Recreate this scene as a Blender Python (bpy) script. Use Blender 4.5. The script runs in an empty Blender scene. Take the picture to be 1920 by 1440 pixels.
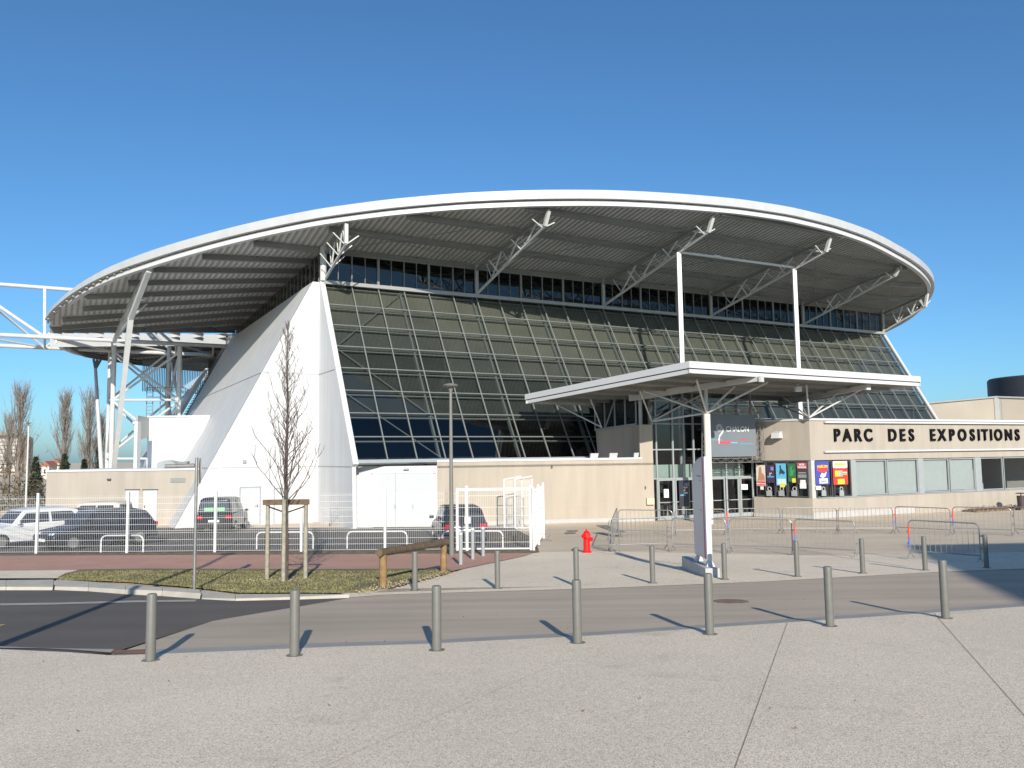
import bpy, bmesh, math, random
from mathutils import Vector as V, Matrix
random.seed(7)
C = bpy.context.scene.collection
SC = bpy.context.scene
# ---------------------------------------------------------------- camera
F = 1550.; PITCH = math.atan(135/1550.); ROLL = math.radians(0.75); CZ = 3.7
cp, sp = math.cos(PITCH), math.sin(PITCH); cr, sr = math.cos(ROLL), math.sin(ROLL)
r0 = V((1, 0, 0)); u0 = V((0, -sp, cp)); f0 = V((0, cp, sp))
RT = r0*cr - u0*sr; UP = u0*cr + r0*sr
cam = bpy.data.cameras.new('camera'); co = bpy.data.objects.new('camera', cam); C.objects.link(co)
cam.sensor_width = 36; cam.lens = F/1920*36; cam.clip_end = 3000; cam.clip_start = 0.1
m = Matrix((RT, UP, -f0)).transposed().to_4x4(); m.translation = V((0, 0, CZ)); co.matrix_world = m
SC.camera = co
SC.view_settings.view_transform = 'Standard'; SC.view_settings.look = 'None'
SC.view_settings.exposure = 0.62; SC.view_settings.gamma = 1
# ---------------------------------------------------------------- light
SUN_EL = math.radians(22.5); SUN_AZ = math.radians(9.5)   # sun stands behind the camera, a little to the right
sdir = V((math.sin(SUN_AZ)*math.cos(SUN_EL), -math.cos(SUN_AZ)*math.cos(SUN_EL), math.sin(SUN_EL)))
w_ = bpy.data.worlds.new('World'); SC.world = w_; w_.use_nodes = True
nt = w_.node_tree; bg = nt.nodes['Background']; sky = nt.nodes.new('ShaderNodeTexSky')
sky.sky_type = 'NISHITA'; sky.sun_disc = False; sky.sun_elevation = SUN_EL
sky.sun_rotation = math.pi - SUN_AZ
sky.altitude = 200; sky.air_density = 0.9; sky.dust_density = 1.0; sky.ozone_density = 8.0
tnt = nt.nodes.new('ShaderNodeVectorMath'); tnt.operation = 'MULTIPLY'; tnt.inputs[1].default_value = (.97, 1.08, .97)
nt.links.new(sky.outputs[0], tnt.inputs[0]); nt.links.new(tnt.outputs[0], bg.inputs[0]); bg.inputs[1].default_value = 0.1
sl = bpy.data.lights.new('sun', 'SUN'); sl.energy = 3.9; sl.angle = math.radians(0.53); sl.color = (1, .92, .795)
so = bpy.data.objects.new('sun', sl); C.objects.link(so)
so.rotation_euler = (-sdir).to_track_quat('-Z', 'Y').to_euler(); so.location = sdir*100
# ---------------------------------------------------------------- geometry helpers
def ray(px, py): return RT*((px-960)/F) + UP*((720-py)/F) + f0
def atY(px, py, Y):
    d = ray(px, py); t = Y/d.y; return V((d.x*t, Y, CZ+d.z*t))
def gz(y):
    h = 1.85+0.052*y if y < 25 else 3.15+0.028*(min(y, 44.6)-25)
    return CZ-h
def G(px, py, dz=0):
    d = ray(px, py); lo, hi = 1., 600.
    for _ in range(50):
        mm = (lo+hi)/2
        if CZ+d.z/d.y*mm > gz(mm)+dz: lo = mm
        else: hi = mm
    return V((d.x/d.y*lo, lo, gz(lo)+dz))
def atpl(px, py, P, n):
    d = ray(px, py); P = V(P)-V((0, 0, CZ)); n = V(n)
    return d*(P.dot(n)/d.dot(n))+V((0, 0, CZ))
# ---------------------------------------------------------------- materials
MATS = {}
def mat(name, col, rough=.6, metal=0., var=.06, scale=3., bump=0., bscale=40., spec=.5, fine=0., streak=None, samt=.05):
    if name in MATS: return MATS[name]
    m = bpy.data.materials.new(name); m.use_nodes = True; n = m.node_tree.nodes; l = m.node_tree.links
    b = n['Principled BSDF']; b.inputs['Roughness'].default_value = rough; b.inputs['Metallic'].default_value = metal
    b.inputs['Specular IOR Level'].default_value = spec
    tc = n.new('ShaderNodeTexCoord')
    no = n.new('ShaderNodeTexNoise'); no.inputs['Scale'].default_value = scale; no.inputs['Detail'].default_value = 6
    l.new(tc.outputs['Object'], no.inputs['Vector'])
    mr = n.new('ShaderNodeMapRange'); mr.inputs[1].default_value = .3; mr.inputs[2].default_value = .7
    mr.inputs[3].default_value = 1-var; mr.inputs[4].default_value = 1+var
    l.new(no.outputs[0], mr.inputs[0])
    mx = n.new('ShaderNodeVectorMath'); mx.operation = 'SCALE'; mx.inputs[0].default_value = col
    l.new(mr.outputs[0], mx.inputs['Scale'])
    out = mx.outputs[0]
    if fine:
        n2 = n.new('ShaderNodeTexNoise'); n2.inputs['Scale'].default_value = bscale; n2.inputs['Detail'].default_value = 3
        l.new(tc.outputs['Object'], n2.inputs['Vector'])
        m2 = n.new('ShaderNodeMapRange'); m2.inputs[1].default_value = .3; m2.inputs[2].default_value = .7
        m2.inputs[3].default_value = 1-fine; m2.inputs[4].default_value = 1+fine; l.new(n2.outputs[0], m2.inputs[0])
        mm = n.new('ShaderNodeVectorMath'); mm.operation = 'SCALE'; l.new(out, mm.inputs[0]); l.new(m2.outputs[0], mm.inputs['Scale']); out = mm.outputs[0]
    if streak:     # long stains or tyre tracks: noise stretched along one axis
        mp = n.new('ShaderNodeMapping'); mp.inputs['Scale'].default_value = streak; l.new(tc.outputs['Object'], mp.inputs['Vector'])
        n4 = n.new('ShaderNodeTexNoise'); n4.inputs['Scale'].default_value = 1; n4.inputs['Detail'].default_value = 6; n4.inputs['Roughness'].default_value = .6; l.new(mp.outputs[0], n4.inputs['Vector'])
        m4 = n.new('ShaderNodeMapRange'); m4.inputs[1].default_value = .38; m4.inputs[2].default_value = .68; m4.inputs[3].default_value = 1+samt*.4; m4.inputs[4].default_value = 1-samt; l.new(n4.outputs[0], m4.inputs[0])
        m3 = n.new('ShaderNodeVectorMath'); m3.operation = 'SCALE'; l.new(out, m3.inputs[0]); l.new(m4.outputs[0], m3.inputs['Scale']); out = m3.outputs[0]
    l.new(out, b.inputs['Base Color'])
    if bump:
        nb = n.new('ShaderNodeTexNoise'); nb.inputs['Scale'].default_value = bscale; nb.inputs['Detail'].default_value = 4
        l.new(tc.outputs['Object'], nb.inputs['Vector'])
        bp = n.new('ShaderNodeBump'); bp.inputs['Strength'].default_value = bump; bp.inputs['Distance'].default_value = .02
        l.new(nb.outputs[0], bp.inputs['Height']); l.new(bp.outputs[0], b.inputs['Normal'])
    MATS[name] = m; return m
def glassmat(name, tint, refl=1.0, ior=1.5):
    m = bpy.data.materials.new(name); m.use_nodes = True; n = m.node_tree.nodes; l = m.node_tree.links
    n.remove(n['Principled BSDF']); o = n['Material Output']
    tr = n.new('ShaderNodeBsdfTransparent'); tr.inputs[0].default_value = (*tint, 1)
    gl = n.new('ShaderNodeBsdfGlossy'); gl.inputs['Roughness'].default_value = .015; gl.inputs[0].default_value = (refl, refl, refl, 1)
    geo = n.new('ShaderNodeNewGeometry'); dt = n.new('ShaderNodeVectorMath'); dt.operation = 'DOT_PRODUCT'
    l.new(geo.outputs['Normal'], dt.inputs[0]); l.new(geo.outputs['Incoming'], dt.inputs[1])
    def mth(op, a, b=None):
        k = n.new('ShaderNodeMath'); k.operation = op
        for q, v in ((0, a), (1, b)):
            if v is None: continue
            if isinstance(v, (int, float)): k.inputs[q].default_value = v
            else: l.new(v, k.inputs[q])
        return k.outputs[0]
    r0_ = ((ior-1)/(ior+1))**2*1.7       # two glass surfaces, Schlick's approximation of the Fresnel law
    d_ = mth('ABSOLUTE', dt.outputs['Value']); p5 = mth('POWER', mth('SUBTRACT', 1.0, d_), 5.0); f_ = mth('ADD', mth('MULTIPLY', p5, 1-r0_), r0_)
    mx = n.new('ShaderNodeMixShader'); l.new(f_, mx.inputs[0]); l.new(tr.outputs[0], mx.inputs[1]); l.new(gl.outputs[0], mx.inputs[2])
    l.new(mx.outputs[0], o.inputs[0]); return m
def aggregate(name, c1, c2, c3, scale=90., big=.07):
    m = bpy.data.materials.new(name); m.use_nodes = True; n = m.node_tree.nodes; l = m.node_tree.links
    b = n['Principled BSDF']; b.inputs['Roughness'].default_value = .85; b.inputs['Specular IOR Level'].default_value = .25
    tc = n.new('ShaderNodeTexCoord'); vo = n.new('ShaderNodeTexVoronoi'); vo.inputs['Scale'].default_value = scale
    l.new(tc.outputs['Object'], vo.inputs['Vector'])
    cr_ = n.new('ShaderNodeValToRGB'); e = cr_.color_ramp.elements
    e[0].position = .12; e[0].color = (*c2, 1); e[1].position = .35; e[1].color = (*c1, 1)
    x = e.new(.85); x.color = (*c1, 1); x = e.new(.97); x.color = (*c3, 1)
    sep = n.new('ShaderNodeSeparateColor'); l.new(vo.outputs['Color'], sep.inputs[0]); l.new(sep.outputs[0], cr_.inputs[0])
    no = n.new('ShaderNodeTexNoise'); no.inputs['Scale'].default_value = .35; no.inputs['Detail'].default_value = 8; no.inputs['Roughness'].default_value = .65
    l.new(tc.outputs['Object'], no.inputs['Vector'])
    mr = n.new('ShaderNodeMapRange'); mr.inputs[1].default_value = .3; mr.inputs[2].default_value = .7; mr.inputs[3].default_value = 1-big; mr.inputs[4].default_value = 1+big
    l.new(no.outputs[0], mr.inputs[0])
    n5 = n.new('ShaderNodeTexNoise'); n5.inputs['Scale'].default_value = 18; n5.inputs['Detail'].default_value = 8; n5.inputs['Roughness'].default_value = .75
    l.new(tc.outputs['Object'], n5.inputs['Vector'])
    m5 = n.new('ShaderNodeMapRange'); m5.inputs[1].default_value = .3; m5.inputs[2].default_value = .7; m5.inputs[3].default_value = .92; m5.inputs[4].default_value = 1.08
    l.new(n5.outputs[0], m5.inputs[0])
    mu = n.new('ShaderNodeMath'); mu.operation = 'MULTIPLY'; l.new(mr.outputs[0], mu.inputs[0]); l.new(m5.outputs[0], mu.inputs[1])
    vg = n.new('ShaderNodeTexVoronoi'); vg.inputs['Scale'].default_value = 1.1; l.new(tc.outputs['Object'], vg.inputs['Vector'])
    mg = n.new('ShaderNodeMapRange'); mg.inputs[1].default_value = .018; mg.inputs[2].default_value = .035; mg.inputs[3].default_value = .66; mg.inputs[4].default_value = 1.; l.new(vg.outputs['Distance'], mg.inputs[0])
    m6 = n.new('ShaderNodeMath'); m6.operation = 'MULTIPLY'; l.new(mu.outputs[0], m6.inputs[0]); l.new(mg.outputs[0], m6.inputs[1])
    ns = n.new('ShaderNodeTexNoise'); ns.inputs['Scale'].default_value = .9; ns.inputs['Detail'].default_value = 5; ns.inputs['Distortion'].default_value = 1.2; l.new(tc.outputs['Object'], ns.inputs['Vector'])
    ms = n.new('ShaderNodeMapRange'); ms.inputs[1].default_value = .60; ms.inputs[2].default_value = .72; ms.inputs[3].default_value = 1.; ms.inputs[4].default_value = .86; l.new(ns.outputs[0], ms.inputs[0])
    mu = n.new('ShaderNodeMath'); mu.operation = 'MULTIPLY'; l.new(m6.outputs[0], mu.inputs[0]); l.new(ms.outputs[0], mu.inputs[1])
    mx = n.new('ShaderNodeVectorMath'); mx.operation = 'SCALE'; l.new(cr_.outputs[0], mx.inputs[0]); l.new(mu.outputs[0], mx.inputs['Scale'])
    l.new(mx.outputs[0], b.inputs['Base Color'])
    bp = n.new('ShaderNodeBump'); bp.inputs['Strength'].default_value = .5; bp.inputs['Distance'].default_value = .006
    l.new(vo.outputs['Distance'], bp.inputs['Height']); l.new(bp.outputs[0], b.inputs['Normal'])
    return m
WHITE = mat('white_paint', (.55, .56, .57), .45, var=.025, scale=.6)
WALLW = mat('white_cladding', (.555, .565, .575), .5, var=.03, scale=.35, streak=(2.2, 2.2, .12), samt=.09)
STEEL = mat('painted_steel', (.29, .30, .295), .4, var=.05, scale=2)
STEELW = mat('white_steel', (.52, .53, .53), .4, var=.05, scale=2)
GALV = mat('galvanised_steel', (.30, .30, .30), .42, metal=.55, var=.12, scale=9)
DECK = mat('roof_deck', (.56, .57, .55), .55, var=.12, scale=.5)
DECKR = mat('deck_rib', (.30, .305, .29), .55, var=.1, scale=1)
BEAM = mat('purlin_paint', (.21, .215, .21), .5, var=.06, scale=1)
BEIGE = mat('beige_cladding', (.385, .335, .275), .7, var=.04, scale=.5, bump=.1, bscale=60, streak=(1.8, 1.8, .18), samt=.10)
BEIGE2 = mat('beige_render', (.375, .335, .285), .75, var=.05, scale=.5, bump=.1, bscale=60, streak=(1.8, 1.8, .18), samt=.10)
GREYF = mat('grey_frame', (.30, .33, .34), .4, var=.04)
DARKF = mat('dark_frame', (.07, .075, .08), .4, var=.05)
DARKI = mat('dark_interior', (.042, .047, .045), .8, var=.2, scale=.4)
BLACK = mat('black_rubber', (.02, .02, .022), .7)
BOLL = mat('bollard_paint', (.15, .15, .138), .42, var=.06, scale=6, fine=.05, bscale=60)
RED = mat('red_paint', (.75, .012, .01), .35, var=.06, scale=6)
BLUE = mat('blue_tape', (.10, .16, .55), .4)
REDT = mat('red_tape', (.75, .06, .03), .4)
PAPER = mat('paper_white', (.75, .75, .74), .7)
WOOD = mat('round_timber', (.25, .155, .07), .8, var=.28, scale=7, bump=.5, bscale=30)
WOODD = mat('dark_timber', (.13, .09, .055), .8, var=.3, scale=8, bump=.5, bscale=30)
STAKE = mat('weathered_stake', (.30, .28, .22), .8, var=.25, scale=9, bump=.4, bscale=40)
BARK = mat('young_bark', (.11, .085, .075), .85, var=.35, scale=14, bump=.5, bscale=60)
BARKP = mat('poplar_bark', (.20, .17, .145), .9, var=.3, scale=1.5)
NEEDLE = mat('conifer_needles', (.035, .05, .03), .8, var=.5, scale=1.2)
LAWN = mat('lawn_soil', (.165, .145, .068), .95, var=.35, scale=1.6, bump=.6, bscale=60, fine=.25)
GRASS = mat('grass_blade', (.19, .18, .08), .8, var=.35, scale=2.5)
REDPATH = mat('red_asphalt', (.45, .26, .195), .85, var=.07, scale=.9, bump=.3, bscale=150, fine=.16)
ASPH = mat('asphalt', (.115, .10, .088), .85, var=.10, scale=.5, bump=.4, bscale=220, fine=.22, streak=(.15, 1.2, 1), samt=.12)
ROADC = mat('tan_road', (.46, .378, .295), .85, var=.08, scale=.35, bump=.3, bscale=200, fine=.14, streak=(.10, 1.5, 1), samt=.14)
CONC = mat('plaza_concrete', (.58, .485, .37), .85, var=.08, scale=.3, streak=(.3, .9, 1), samt=.09, bump=.2, bscale=120, fine=.08)
KERB = mat('kerb_stone', (.43, .40, .345), .85, var=.12, scale=3, bump=.3, bscale=80)
KERBG = mat('grey_kerb', (.36, .34, .31), .85, var=.1, scale=2, bump=.3, bscale=120, fine=.12)
AGG = aggregate('exposed_aggregate', (.80, .685, .535), (.40, .33, .25), (.98, .91, .79), 150., .07)
AGG2 = aggregate('pale_aggregate', (.76, .655, .515), (.58, .50, .39), (.84, .75, .61), 60)
EARTH = mat('earth', (.16, .12, .08), .95, var=.4, scale=4, bump=.6, bscale=40, fine=.3)
GLS = glassmat('facade_glass', (.57, .60, .585), .9, 1.58)
GLD = glassmat('clear_glass', (.68, .71, .715), .9, 1.5)
CARGL = mat('car_glass', (.03, .035, .04), .06, var=.0, spec=.9)
# ---------------------------------------------------------------- mesh builder
ROOT = {}; Z3 = V((0, 0, .008))
class MB:
    def __init__(s): s.v = []; s.f = []
    def add(s, vs, fs):
        o = len(s.v); s.v += [V(p) for p in vs]; s.f += [tuple(i+o for i in q) for q in fs]; return s
    def hexa(s, a, b):   # a: 4 bottom pts, b: 4 top pts
        return s.add(list(a)+list(b), [(3, 2, 1, 0), (4, 5, 6, 7), (0, 1, 5, 4), (1, 2, 6, 5), (2, 3, 7, 6), (3, 0, 4, 7)])
    def box(s, lo, hi):
        x0, y0, z0 = lo; x1, y1, z1 = hi
        return s.hexa([(x0, y0, z0), (x1, y0, z0), (x1, y1, z0), (x0, y1, z0)], [(x0, y0, z1), (x1, y0, z1), (x1, y1, z1), (x0, y1, z1)])
    def obox(s, o, ex, ey, ez):  # origin corner + three edge vectors
        o, ex, ey, ez = V(o), V(ex), V(ey), V(ez)
        a = [o, o+ex, o+ex+ey, o+ey]; return s.hexa(a, [p+ez for p in a])
    def bar(s, p, q, wd, ht, up=(0, 0, 1)):
        p, q = V(p), V(q); d = (q-p)
        if d.length < 1e-6: return s
        d.normalize(); up = V(up)
        if abs(d.dot(up)) > .98: up = V((0, 1, 0)) if abs(d.y) < .9 else V((1, 0, 0))
        x = d.cross(up).normalized(); y = x.cross(d).normalized()
        def rect(c): return [c-x*wd/2-y*ht/2, c+x*wd/2-y*ht/2, c+x*wd/2+y*ht/2, c-x*wd/2+y*ht/2]
        return s.hexa(rect(p), rect(q))
    def tube(s, p, q, r, r2=None, n=8, cap=True):
        p, q = V(p), V(q); d = q-p
        if d.length < 1e-6: return s
        d.normalize(); a = V((0, 0, 1)) if abs(d.z) < .9 else V((1, 0, 0))
        x = d.cross(a).normalized(); y = d.cross(x).normalized(); r2 = r if r2 is None else r2
        vs = [p+x*r*math.cos(2*math.pi*i/n)+y*r*math.sin(2*math.pi*i/n) for i in range(n)] + \
             [q+x*r2*math.cos(2*math.pi*i/n)+y*r2*math.sin(2*math.pi*i/n) for i in range(n)]
        fs = [(i, (i+1) % n, n+(i+1) % n, n+i) for i in range(n)]
        if cap: fs += [tuple(range(n-1, -1, -1)), tuple(range(n, 2*n))]
        return s.add(vs, fs)
    def path(s, pts, r, n=6):
        for a, b in zip(pts, pts[1:]): s.tube(a, b, r, n=n)
        return s
    def lathe(s, c, prof, n=20):
        c = V(c); vs = []; fs = []
        for r, z in prof: vs += [c+V((r*math.cos(2*math.pi*i/n), r*math.sin(2*math.pi*i/n), z)) for i in range(n)]
        for k in range(len(prof)-1):
            fs += [(k*n+i, k*n+(i+1) % n, (k+1)*n+(i+1) % n, (k+1)*n+i) for i in range(n)]
        fs += [tuple(range(n-1, -1, -1)), tuple((len(prof)-1)*n+i for i in range(n))]
        return s.add(vs, fs)
    def poly(s, pts, ex):      # extruded polygon
        n = len(pts); ex = V(ex); pts = [V(p) for p in pts]
        return s.add(pts+[p+ex for p in pts], [tuple(range(n-1, -1, -1)), tuple(range(n, 2*n))]+[(i, (i+1) % n, n+(i+1) % n, n+i) for i in range(n)])
    def quad(s, a, b, c, d): return s.add([a, b, c, d], [(0, 1, 2, 3)])
    def build(s, name, m, parent=None, smooth=False, bevel=0):
        me = bpy.data.meshes.new(name); o = V((0, 0, 0))
        if parent is not None: o = ROOT.get(parent.name, V((0, 0, 0)))
        elif s.v:
            xs = [p.x for p in s.v]; ys = [p.y for p in s.v]; zs = [p.z for p in s.v]
            o = V(((min(xs)+max(xs))/2, (min(ys)+max(ys))/2, min(zs)))
        me.from_pydata([p-o for p in s.v], [], s.f); me.materials.append(m)
        bm = bmesh.new(); bm.from_mesh(me); bmesh.ops.recalc_face_normals(bm, faces=bm.faces); bm.to_mesh(me); bm.free()
        ob = bpy.data.objects.new(name, me); C.objects.link(ob)
        if parent is not None: ob.parent = parent; ROOT[ob.name] = o
        else: ob.location = o; ROOT[ob.name] = o
        if smooth:
            me.shade_smooth()
            try: me.set_sharp_from_angle(angle=math.radians(40))
            except Exception: pass
        if bevel:
            md = ob.modifiers.new('bevel', 'BEVEL'); md.width = bevel; md.segments = 2; md.limit_method = 'ANGLE'
        return ob
def thing(name, label, cat, loc, group=None):
    o = bpy.data.objects.new(name, None); C.objects.link(o); o.location = loc; o['label'] = label; o['category'] = cat
    if group: o['group'] = group
    o.empty_display_size = .3; ROOT[o.name] = V(loc); return o
def tag(o, label, cat, group=None):
    o['label'] = label; o['category'] = cat
    if group: o['group'] = group
    return o
def copytree(o, loc, rz, label, scale=None):
    r = o.copy(); C.objects.link(r); r.location = loc; r.rotation_euler = (0, 0, rz); r['label'] = label
    if scale: r.scale = scale
    for ch in o.children:
        c = ch.copy(); C.objects.link(c); c.parent = r
        for g in ch.children:
            d = g.copy(); C.objects.link(d); d.parent = c
    return r
def sheet(name, pts, off, m, kind='structure', thick=0):
    bm = bmesh.new(); f = bm.faces.new([bm.verts.new((p[0], p[1], 0)) for p in pts])
    bmesh.ops.triangulate(bm, faces=[f])
    for yy in (25., 44.6):
        bmesh.ops.bisect_plane(bm, geom=bm.verts[:]+bm.edges[:]+bm.faces[:], plane_co=(0, yy, 0), plane_no=(0, 1, 0))
    for v in bm.verts: v.co.z = gz(v.co.y)+off
    bmesh.ops.recalc_face_normals(bm, faces=bm.faces)
    if sum(f.normal.z for f in bm.faces) < 0: bmesh.ops.reverse_faces(bm, faces=bm.faces)
    if thick:
        r = bmesh.ops.extrude_face_region(bm, geom=bm.faces[:])
        for v in [g for g in r['geom'] if isinstance(g, bmesh.types.BMVert)]: v.co.z -= thick
        bmesh.ops.recalc_face_normals(bm, faces=bm.faces)
    me = bpy.data.meshes.new(name); bm.to_mesh(me); bm.free(); me.materials.append(m)
    ob = bpy.data.objects.new(name, me); C.objects.link(ob); ob['kind'] = kind; return ob
def GP(*pp): return [G(x, y) for x, y in pp]
def text(s_, size, m, name, parent, org, xd, nd, bold=0.0, ext=.01, align='LEFT', sx=1.0):
    """lettering standing upright: baseline at org, running along xd, facing nd"""
    cu = bpy.data.curves.new(name, 'FONT'); cu.body = s_; cu.size = size; cu.extrude = ext; cu.offset = bold; cu.align_x = align
    to = bpy.data.objects.new(name, cu); C.objects.link(to)
    bpy.context.view_layer.update(); dg = bpy.context.evaluated_depsgraph_get()
    me = bpy.data.meshes.new_from_object(to.evaluated_get(dg)); bpy.data.objects.remove(to); bpy.data.curves.remove(cu)
    xd = V(xd).normalized(); nd = V(nd).normalized(); up = nd.cross(xd).normalized()
    if up.z < 0: up = -up
    o = ROOT.get(parent.name, V((0, 0, 0))) if parent else V((0, 0, 0))
    for v in me.vertices: v.co = V(org)-o+xd*v.co.x*sx+up*v.co.y+nd*v.co.z
    me.materials.clear(); me.materials.append(m)
    ob = bpy.data.objects.new(name, me); C.objects.link(ob); ob.parent = parent; return ob

# ================================================================ GROUND
sheet('ground', [(-1500, -60), (1500, -60), (1500, 2500), (-1500, 2500)], -.03, CONC)
ex = lambda p, x: (p[0]+x, p[1])
# near paved forecourt, its edge follows the kerb
kb = [(-420, 1219), (0, 1217), (130, 1223), (215, 1229), (270, 1227), (400, 1222), (640, 1212), (800, 1207), (940, 1200), (1120, 1191), (1440, 1169.5), (1715, 1151), (1920, 1137), (2500, 1100)]
kt = [(2500, 1094), (1920, 1131), (1715, 1145), (1440, 1163), (1120, 1184.5), (940, 1193), (800, 1200), (640, 1204.5), (400, 1213), (270, 1217.5)]
e0 = [G(x, y, .05) for x, y in kb]
sheet('forecourt_paving', [(-40, -50), (60, -50)]+[(p.x, p.y) for p in e0[::-1]], .05, AGG)
# sloping kerb strip
k1 = [G(x, y, .048) for x, y in kb[3:]]; k2 = [G(x, y, .012) for x, y in kt[::-1]]
k2 = [G(217, 1221, .012)]+k2
mb = MB()
for i in range(len(k1)-1): mb.quad(k1[i], k1[i+1], k2[i+1], k2[i])
mb.build('kerb_strip', KERBG)['kind'] = 'structure'
mb = MB()   # rust-coloured kerb end and flat grey slabs on the left
mb.quad(G(208, 1226, .052), G(273, 1225.5, .052), G(273, 1217, .018), G(214, 1219, .018))
mb.build('rusty_kerb_end', mat('rust_brown', (.23, .12, .075), .9, var=.3, scale=8))['kind'] = 'structure'
sheet('kerb_slabs', GP((-420, 1213), (120, 1219.5), (214, 1221), (208, 1227.5), (130, 1221.5), (0, 1215.5), (-420, 1217)), .026, KERBG)
# roads
sheet('asphalt_road', GP((-420, 1105), (0, 1106), (100, 1106), (240, 1113), (380, 1124), (440, 1127), (662, 1121), (400, 1165), (205, 1226), (130, 1226), (0, 1221), (-420, 1223)), .004, ASPH)
sheet('tan_road', GP((662, 1121), (720, 1116), (1120, 1104), (1440, 1091), (1760, 1073), (1920, 1067), (2500, 1040), (2500, 1104), (1920, 1140), (1440, 1172), (1120, 1193), (800, 1210), (400, 1225), (205, 1230), (400, 1165)), .008, ROADC)
sheet('drain_strip', GP((-420, 1132), (0, 1132.5), (110, 1131), (250, 1127), (368, 1125.5), (366, 1129), (250, 1130.5), (110, 1134.5), (0, 1136.5), (-420, 1136)), .012, KERBG)
mb = MB()
for a, b in (((-6, 1110), (10, 1107)), ((-4, 1172.5), (9, 1171))): mb.obox(G(a[0], a[1], .006), G(b[0], b[1], .006)-G(a[0], a[1], .006), V((0, -.13, .0068)), V((0, 0, .006)))
mb.build('yellow_marking', mat('yellow_marking', (.7, .62, .12), .7))['kind'] = 'structure'
# pale aggregate walk beyond the road and red path
sheet('aggregate_walk', GP((640, 1113), (720, 1105), (1120, 1093.5+6), (1440, 1087), (1760, 1069.5), (1920, 1063), (2500, 1036), (2500, 1020), (1920, 1036), (1500, 1042), (1120, 1034), (1004, 1036), (986, 1043), (930, 1055), (868, 1068), (845, 1076), (780, 1094), (700, 1112)), .012, AGG2)
sheet('walk_edge_band', GP((640, 1113.5), (720, 1112), (1120, 1098.8), (1440, 1086.5), (1760, 1069), (1920, 1062.5), (2500, 1035), (2500, 1040.5), (1920, 1067.5), (1760, 1073.5), (1440, 1091.5), (1120, 1104.5), (720, 1116.5), (655, 1122)), .016, AGG2)
sheet('red_footpath', GP((-500, 1045), (0, 1043), (1000, 1038), (985, 1043), (928, 1055), (866, 1068), (848, 1072), (0, 1074), (-500, 1075)), .02, REDPATH)
sheet('verge_strip', GP((-500, 1038), (0, 1038), (1008, 1031), (1012, 1036.5), (1000, 1038), (500, 1041), (0, 1043), (-500, 1045)), .024, EARTH)
sheet('pale_footway', GP((-500, 1075), (0, 1073.5), (160, 1072), (108, 1088), (0, 1088), (-500, 1088)), .05, AGG2)
lawn_px = [(150, 1072), (260, 1070), (600, 1071), (838, 1070), (846, 1074), (800, 1087), (700, 1110), (660, 1113), (560, 1112), (445, 1112), (370, 1103), (240, 1092), (108, 1087), (122, 1079)]
sheet('lawn', GP(*lawn_px), .06, LAWN, thick=.05)
# grass blades: one uncountable object
import itertools
lawn_w = [G(x, y, .06) for x, y in lawn_px]
def inside(x, y, poly):
    c = False; n = len(poly)
    for i in range(n):
        a, b = poly[i], poly[i-1]
        if (a[1] > y) != (b[1] > y) and x < (b[0]-a[0])*(y-a[1])/(b[1]-a[1])+a[0]: c = not c
    return c
mb = MB(); xs = [p.x for p in lawn_w]; ys = [p.y for p in lawn_w]
n_ = 0
while n_ < 17000:
    x = random.uniform(min(xs), max(xs)); y = random.uniform(min(ys), max(ys))
    if not inside(x, y, lawn_w): continue
    if x > -3.4 and y < 18.6+(x+3.4)*1.1 and random.random() < .8: n_ += 1; continue
    if math.sin(x*2.3+math.sin(y*1.7)*2)*math.sin(y*2.9+x) > .55 and random.random() < .6: n_ += 1; continue
    z = gz(y)+.058; a = random.uniform(0, 6.28); h = random.uniform(.015, .045); w2 = .012
    dx, dy = math.cos(a)*w2, math.sin(a)*w2
    mb.add([(x-dx, y-dy, z), (x+dx, y+dy, z), (x+random.uniform(-.02, .02), y+random.uniform(-.02, .02), z+h)], [(0, 1, 2)]); n_ += 1
g_ = mb.build('grass', GRASS); g_['kind'] = 'stuff'; g_['label'] = 'thin winter grass on the lawn strip around the staked tree'
mb = MB()   # wood chips / pebbles around the stakes and along the lawn edge
for i in range(500):
    t = random.random()
    if i % 3:
        p = G(700+150*t, 1110-36*t, .05)+V((random.gauss(0, .2)-.15, random.gauss(0, .2)+.1, 0))
    else: p = G(535, 1087, .06)+V((random.gauss(0, .6), random.gauss(0, .35), 0))
    p.z = gz(p.y)+.06; s_ = random.uniform(.008, .028)
    mb.obox(p, (s_, 0, 0), (0, s_, 0), (0, 0, s_*.7))
g_ = mb.build('pebbles', mat('pebble', (.36, .29, .21), .9, var=.4, scale=30)); g_['kind'] = 'stuff'; g_['label'] = 'small pale stones and chips in the lawn edge'
mb = MB(); rl_ = random.Random(5)
for i in range(110):
    yv = rl_.uniform(4, 34); xv = rl_.uniform(-.6, .6)*yv; q = V((xv, yv, gz(yv)+(.056 if yv < 10 else .03))); s_ = rl_.uniform(.008, .02); a = rl_.uniform(0, 6.28)
    d1 = V((math.cos(a), math.sin(a), rl_.uniform(.1, .5)))*s_; d2 = V((-math.sin(a), math.cos(a), rl_.uniform(0, .4)))*s_*.6
    mb.add([q-d1*.9+Z3, q+d2+Z3, q+d1+Z3*2, q-d2+Z3], [(0, 1, 2, 3)])
g_ = mb.build('fallen_leaves', mat('dry_leaf', (.20, .11, .05), .9, var=.5, scale=9)); g_['kind'] = 'stuff'; g_['label'] = 'few dry brown leaf scraps scattered over the paving'
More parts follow.
